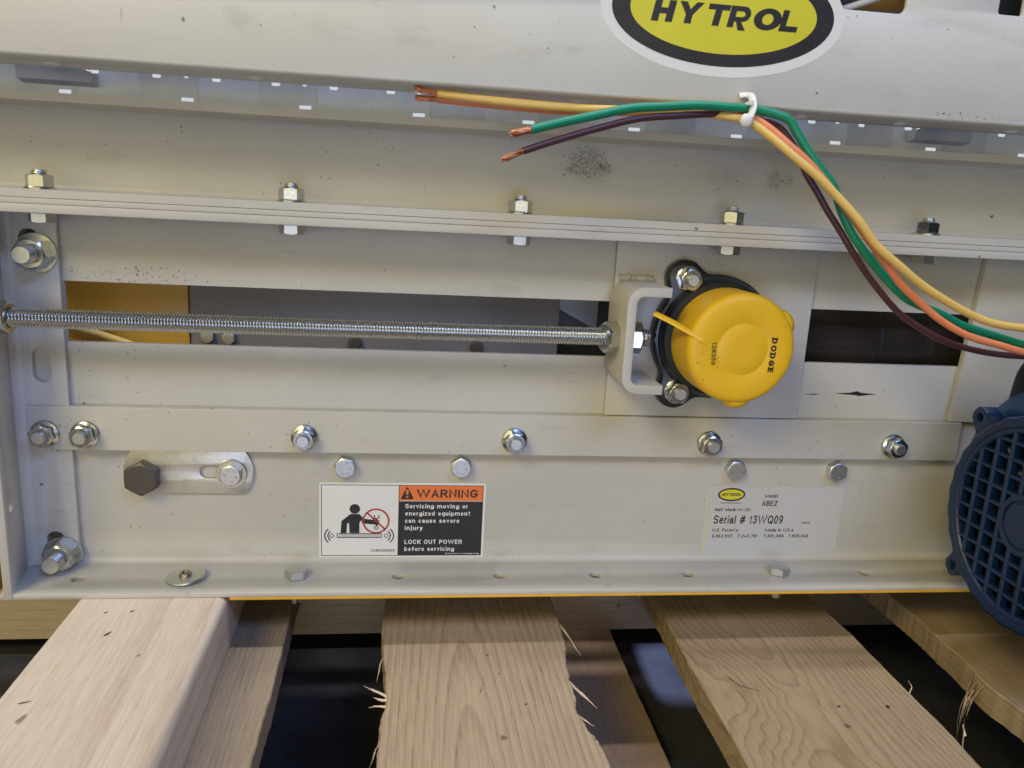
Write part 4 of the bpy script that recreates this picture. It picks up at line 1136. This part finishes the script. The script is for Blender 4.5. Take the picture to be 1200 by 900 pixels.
tie = empty('cable_tie', (200, -82, 335), 'white nylon cable tie gripping the wire bundle under the logo decal', 'cable tie')
lp = spline([(197.0, -76.6, 344.6), (201.5, -78.2, 345.0), (202.8, -82, 343.5), (201.8, -88.5, 337), (200.0, -90.5, 332), (198, -90.5, 328.5)], 5)
link('strap', MB().tube(lp, 2.2, 10, 0.45).mesh('strap', 60), M['nylon'], tie)
hd = MB()
rs = []
for i in range(1, 10):
    a = -pi / 2 + pi * i / 10
    rs.append([(197.2 + 4.0 * cos(a) * (abs(cos(2 * pi * j / 20)) ** .7 * (1 if cos(2 * pi * j / 20) > 0 else -1)), -91.0 + 2.6 * cos(a) * sin(2 * pi * j / 20), 328.4 + 4.2 * sin(a)) for j in range(20)])
hd.rings(rs)
link('tie_head', hd.mesh('tie_head', 60), M['nylon'], tie)
lp2 = spline([(200, -90.5, 339), (200, -76.5, 338.6), (199, -74, 334), (198, -79, 328.5), (197.5, -89.5, 327.5)], 5)
link('strap_loop', MB().tube(lp2, 1.9, 10, 0.5).mesh('strap_loop', 60), M['nylon'], tie)

# ================================================================== PALLET AND LUMBER
ZD = -44.0
pa = empty('pallet', (60, 0, -157), 'rough sawn hardwood pallet of spaced boards under the conveyor', 'pallet')


def board_mesh(name, left, right, z0, z1, org, rough=0.4, seed=1, y0=200, y1=-430, step=2.2, low=None):
    """left/right: [(x,y)...] from far to near; ragged sawn edges"""
    rnd = random.Random(seed)
    def interp(L, y):
        if y >= L[0][1]: return L[0][0]
        for (xa, ya), (xb, yb) in zip(L, L[1:]):
            if yb <= y <= ya: return xa + (xb - xa) * (ya - y) / (ya - yb)
        return L[-1][0]
    ys_ = []
    y = y0
    while y > y1:
        ys_.append(y); y -= step * rnd.uniform(0.6, 1.4)
    ys_.append(y1)
    b = MB(); rows = []
    jl = jr = dl_ = dr_ = 0.0
    for y in ys_:
        jl = jl * 0.8 + rnd.gauss(0, rough * .45); jr = jr * 0.8 + rnd.gauss(0, rough * .45)
        xl = interp(left, y) + jl; xr = interp(right, y) + jr
        dl_, dr_ = dl_ * .8 + rnd.gauss(0, rough * .3), dr_ * .8 + rnd.gauss(0, rough * .3)
        ch = 0.8
        rows.append([(xl + dl_ * .6, y, z0), (xl + dl_, y, (z0 + z1) / 2), (xl + dl_ * .3, y, z1 - ch), (xl + ch, y, z1), (xr - ch, y, z1), (xr + dr_ * .3, y, z1 - ch), (xr + dr_, y, (z0 + z1) / 2), (xr + dr_ * .6, y, z0)])
    b.rings([[(p[0] - org[0], p[1] - org[1], p[2] - org[2]) for p in r] for r in rows])
    return b.mesh(name, 28)


boards = [
    ('w_a', [(-228, 200), (-226, -430)], [(-86.5, 24), (-84.9, -54.6), (-83.6, -121.8), (-84.2, -171.5), (-85, -430)], 0.35, 2),
    ('w_b', [(-15.1, 24.4), (-16.2, -19.6), (-12.7, -80.4), (-10.1, -105.7), (-12.3, -135.3), (-14.2, -173.3), (-14, -430)], [(120.2, 21.3), (120.6, -23.7), (117.0, -64.1), (114.0, -95.7), (113.0, -129.4), (116.4, -152.4), (118.6, -165.9), (120.2, -180.8), (121, -430)], 0.75, 3),
    ('w_c', [(208.0, 16.3), (205.3, -59.4), (204.2, -102.5), (204.4, -148.5), (203.5, -187.6), (203, -430)], [(346.8, 20.7), (350.3, -46.1), (349.9, -103.5), (349.6, -151.4), (347.8, -192.0), (347, -430)], 0.35, 4),
    ('w_d', [(419.7, 19.1), (421.0, -32.8), (418.5, -72.9), (415.8, -95.5), (413.4, -116.5), (416.1, -145.6), (416, -430)], [(560, 200), (560, -430)], 0.6, 5),
]
bo = []
for mk, L, Rr2, rg, sd in boards:
    org = (L[0][0], 0, ZD)
    bo.append(link('deck_board', board_mesh('deck_board', L, Rr2, ZD - 20, ZD, org, rg, sd), M[mk], pa, org))
link('bottom_board', board_mesh('bottom_board', [(95, 200), (95, -430)], [(206, 133), (205.2, 42), (205, -430)], -156.5, -140.2, (95, 0, -140), 0.25, 8), M['w_f'], pa, (95, 0, -140))
for yb in (134, -425):
    s_ = MB().box(-70 * 10, 700, 0, 38, 0, 75.6)
    me = bpy.data.meshes.new('stringer')
    # grain runs along the board: build it along Y and turn it
    q = MB(); q.rings([[(0, -700, 0), (38, -700, 0), (38, -700, 75.6), (0, -700, 75.6)], [(0, 700, 0), (38, 700, 0), (38, 700, 75.6), (0, 700, 75.6)]])
    link('stringer', q.mesh('stringer', 0), M['w_e'], pa, (0, yb + 38, -139.9), (0, 0, -pi / 2))
# splinters
def splinter(name, host, pts, r):
    s_ = spline(pts, 4)
    n = len(s_)
    rn = random.Random(int(abs(pts[0][0] * 31 + pts[0][1] * 17)))
    s_ = [Vector(p) + Vector((rn.gauss(0, .18), rn.gauss(0, .18), rn.gauss(0, .12))) for p in s_]
    s_[0] = s_[0] - (s_[1] - s_[0]).normalized() * 2
    q = MB()
    q.tube(s_, [max(0.12, r * 0.8 * (1 - (k / (n - 1)) ** 1.2) * rn.uniform(.7, 1.15)) for k in range(n)], 6, 0.28)
    k0 = n // 3
    side = [s_[k0] + Vector((rn.uniform(.3, 1), 0, rn.uniform(-.4, .4))) * r * .8, s_[k0] + (s_[-1] - s_[k0]) * .5 + Vector((rn.uniform(-1, 1), rn.uniform(-1, 1), .3)) * r * 1.2]
    q.tube([s_[k0], side[0], side[1]], [r * .5, r * .4, .1], 5, 0.4)
    me_ = q.mesh(name, 40)
    for v in me_.vertices: v.co -= ORG[host] * MM
    link(name, me_, M['w_splint'], host, ORG[host])
cb_ = bo[1]
splinter('splinter', cb_, [(119.5, -10, ZD - 3), (123, -28, ZD - 2), (127, -46, ZD - 4), (130, -56, ZD - 6)], 1.2)
splinter('splinter', cb_, [(114.5, -92, ZD - 4), (119, -106, ZD - 3), (124, -114, ZD - 4), (128, -120, ZD - 5)], 1.3)
splinter('splinter', cb_, [(113, -124, ZD - 6), (117, -134, ZD - 4), (121, -140, ZD - 4)], 1.1)
splinter('splinter', cb_, [(117, -150, ZD - 3), (119.5, -160, ZD - 2), (121.5, -168, ZD - 3)], 1.2)
splinter('splinter', cb_, [(-9, -107, ZD - 2), (-15, -103, ZD - 1), (-20, -101, ZD), (-25.5, -97.5, ZD + 1)], 1.3)
splinter('splinter', cb_, [(-9, -110, ZD - 2), (-14, -109.5, ZD - 2), (-18.5, -107, ZD - 2)], 1.5)
splinter('splinter', cb_, [(-9, -115, ZD - 3), (-15, -114.5, ZD - 3), (-21.5, -114, ZD - 4)], 1.3)
splinter('splinter', cb_, [(-15, -62, ZD - 3), (-16.5, -76, ZD - 4), (-17.5, -84, ZD - 6)], 0.9)
splinter('splinter', cb_, [(-13, -150, ZD - 3), (-16, -160, ZD - 4), (-17.5, -168, ZD - 6)], 1.0)
rb = bo[3]
for k, (du, dz, L_) in enumerate(((0, 0, 42), (3, 2, 36), (-2, -2, 44), (6, 3, 30), (1, -4, 40))):
    splinter('splinter', rb, [(414, -98 - k * 3, ZD - 4), (407 + du, -104 - k, ZD - 12 + dz), (401 + du, -110, ZD - L_ * .6), (396 + du * .5, -116 + du, ZD - L_)], 1.6)
splinter('splinter', bo[2], [(349, -176, ZD - 2), (353, -170, ZD + 6), (355, -166, ZD + 12)], 2.0)
splinter('splinter', bo[2], [(350, -120, ZD - 1), (352.5, -117, ZD + 3), (351.5, -114, ZD + 5)], 0.6)

# loose length of lumber that carries the conveyor
lb = MB(); rows = []
W2, T2, rr = 94.0, 40.3, 6.0
prof = [(0 + 1.0, 0), (W2 - 1.0, 0), (W2, 1.0)]
for k in range(7):
    a = radians(90 * k / 6); prof.append((W2 - rr + rr * cos(a), T2 - rr + rr * sin(a)))
for k in range(5):
    a = radians(90 + 90 * k / 4); prof.append((2.0 + 2.0 * cos(a), T2 - 2.0 + 2.0 * sin(a)))
prof.append((0, 1.0))
rnd = random.Random(5)
for k in range(60):
    y = 150 - 580 * k / 59
    rows.append([(px - (0.018 * (150 - y)) * (1 - px / W2) * 0.6 + rnd.gauss(0, 0.06), y, pz + rnd.gauss(0, 0.05)) for px, pz in prof])
lb.rings(rows)
lo = link('lumber', lb.mesh('lumber', 40), M['w_lumber'], None, (-217, 0, ZD + 0.2), (0, 0, radians(1.2)))
tag(lo, 'thick pale planed length of lumber with rounded edges, under the left end of the conveyor', 'lumber')

def top_marks(name, host, polys, mat, dz=0.12):
    """small flat marks lying on the upper face of a board"""
    me_ = bpy.data.meshes.new(name)
    v = []; f = []
    zt = (ORG[host].z + 40.3 if host is lo else ORG[host].z) + dz
    for p in polys:
        k = len(v); v += [((a - ORG[host].x) * MM, (b - ORG[host].y) * MM, (zt - ORG[host].z) * MM) for a, b in p]; f.append(tuple(range(k, k + len(p))))
    me_.from_pydata(v, [], f)
    link(name, me_, mat, host, ORG[host])
dk = m_flat('dark_wood_check', (0.055, 0.035, 0.022), 0.8, 0, 200, 0.3)
def sliver(x, y, L, w, a):
    T = (cos(a), sin(a)); N_ = (-sin(a), cos(a))
    u = [(-.5, 0), (-.2, -.5), (.15, -.35), (.5, 0), (.1, .4), (-.25, .5)]
    return [(x + p * L * T[0] + q * w * N_[0], y + p * L * T[1] + q * w * N_[1]) for p, q in u]
for x, y, L, w, a in ((-186, -96, 7, 2.2, 1.1), (-180, -68, 4, 1.6, 0.9), (-196, -69, 3, 1.5, 0.6), (-160, -122, 3.5, 1.2, 1.0), (-178, -40, 3, 1.0, .9), (-205, -165, 8, 1.4, .3)):
    top_marks('nail_mark', lo, [sliver(x, y, L, w, a)], dk)
for x, y, L, w, a in ((229, -102, 16, 1.0, -1.15), (236, -110, 20, 0.8, -0.5), (290, -133, 3.5, 2.2, 0.5), (324, -135, 5, 3.2, 1.0)):
    top_marks('wood_check', bo[2], [sliver(x, y, L, w, a)], dk)
for x, y, L, w, a in ((60, -63, 2.5, 1.4, .4), (66, -86, 2.4, 1.2, 1.2), (80, -121, 3, 1.5, .9), (52, -104, 9, .6, 1.35)):
    top_marks('wood_check', bo[1], [sliver(x, y, L, w, a)], dk)
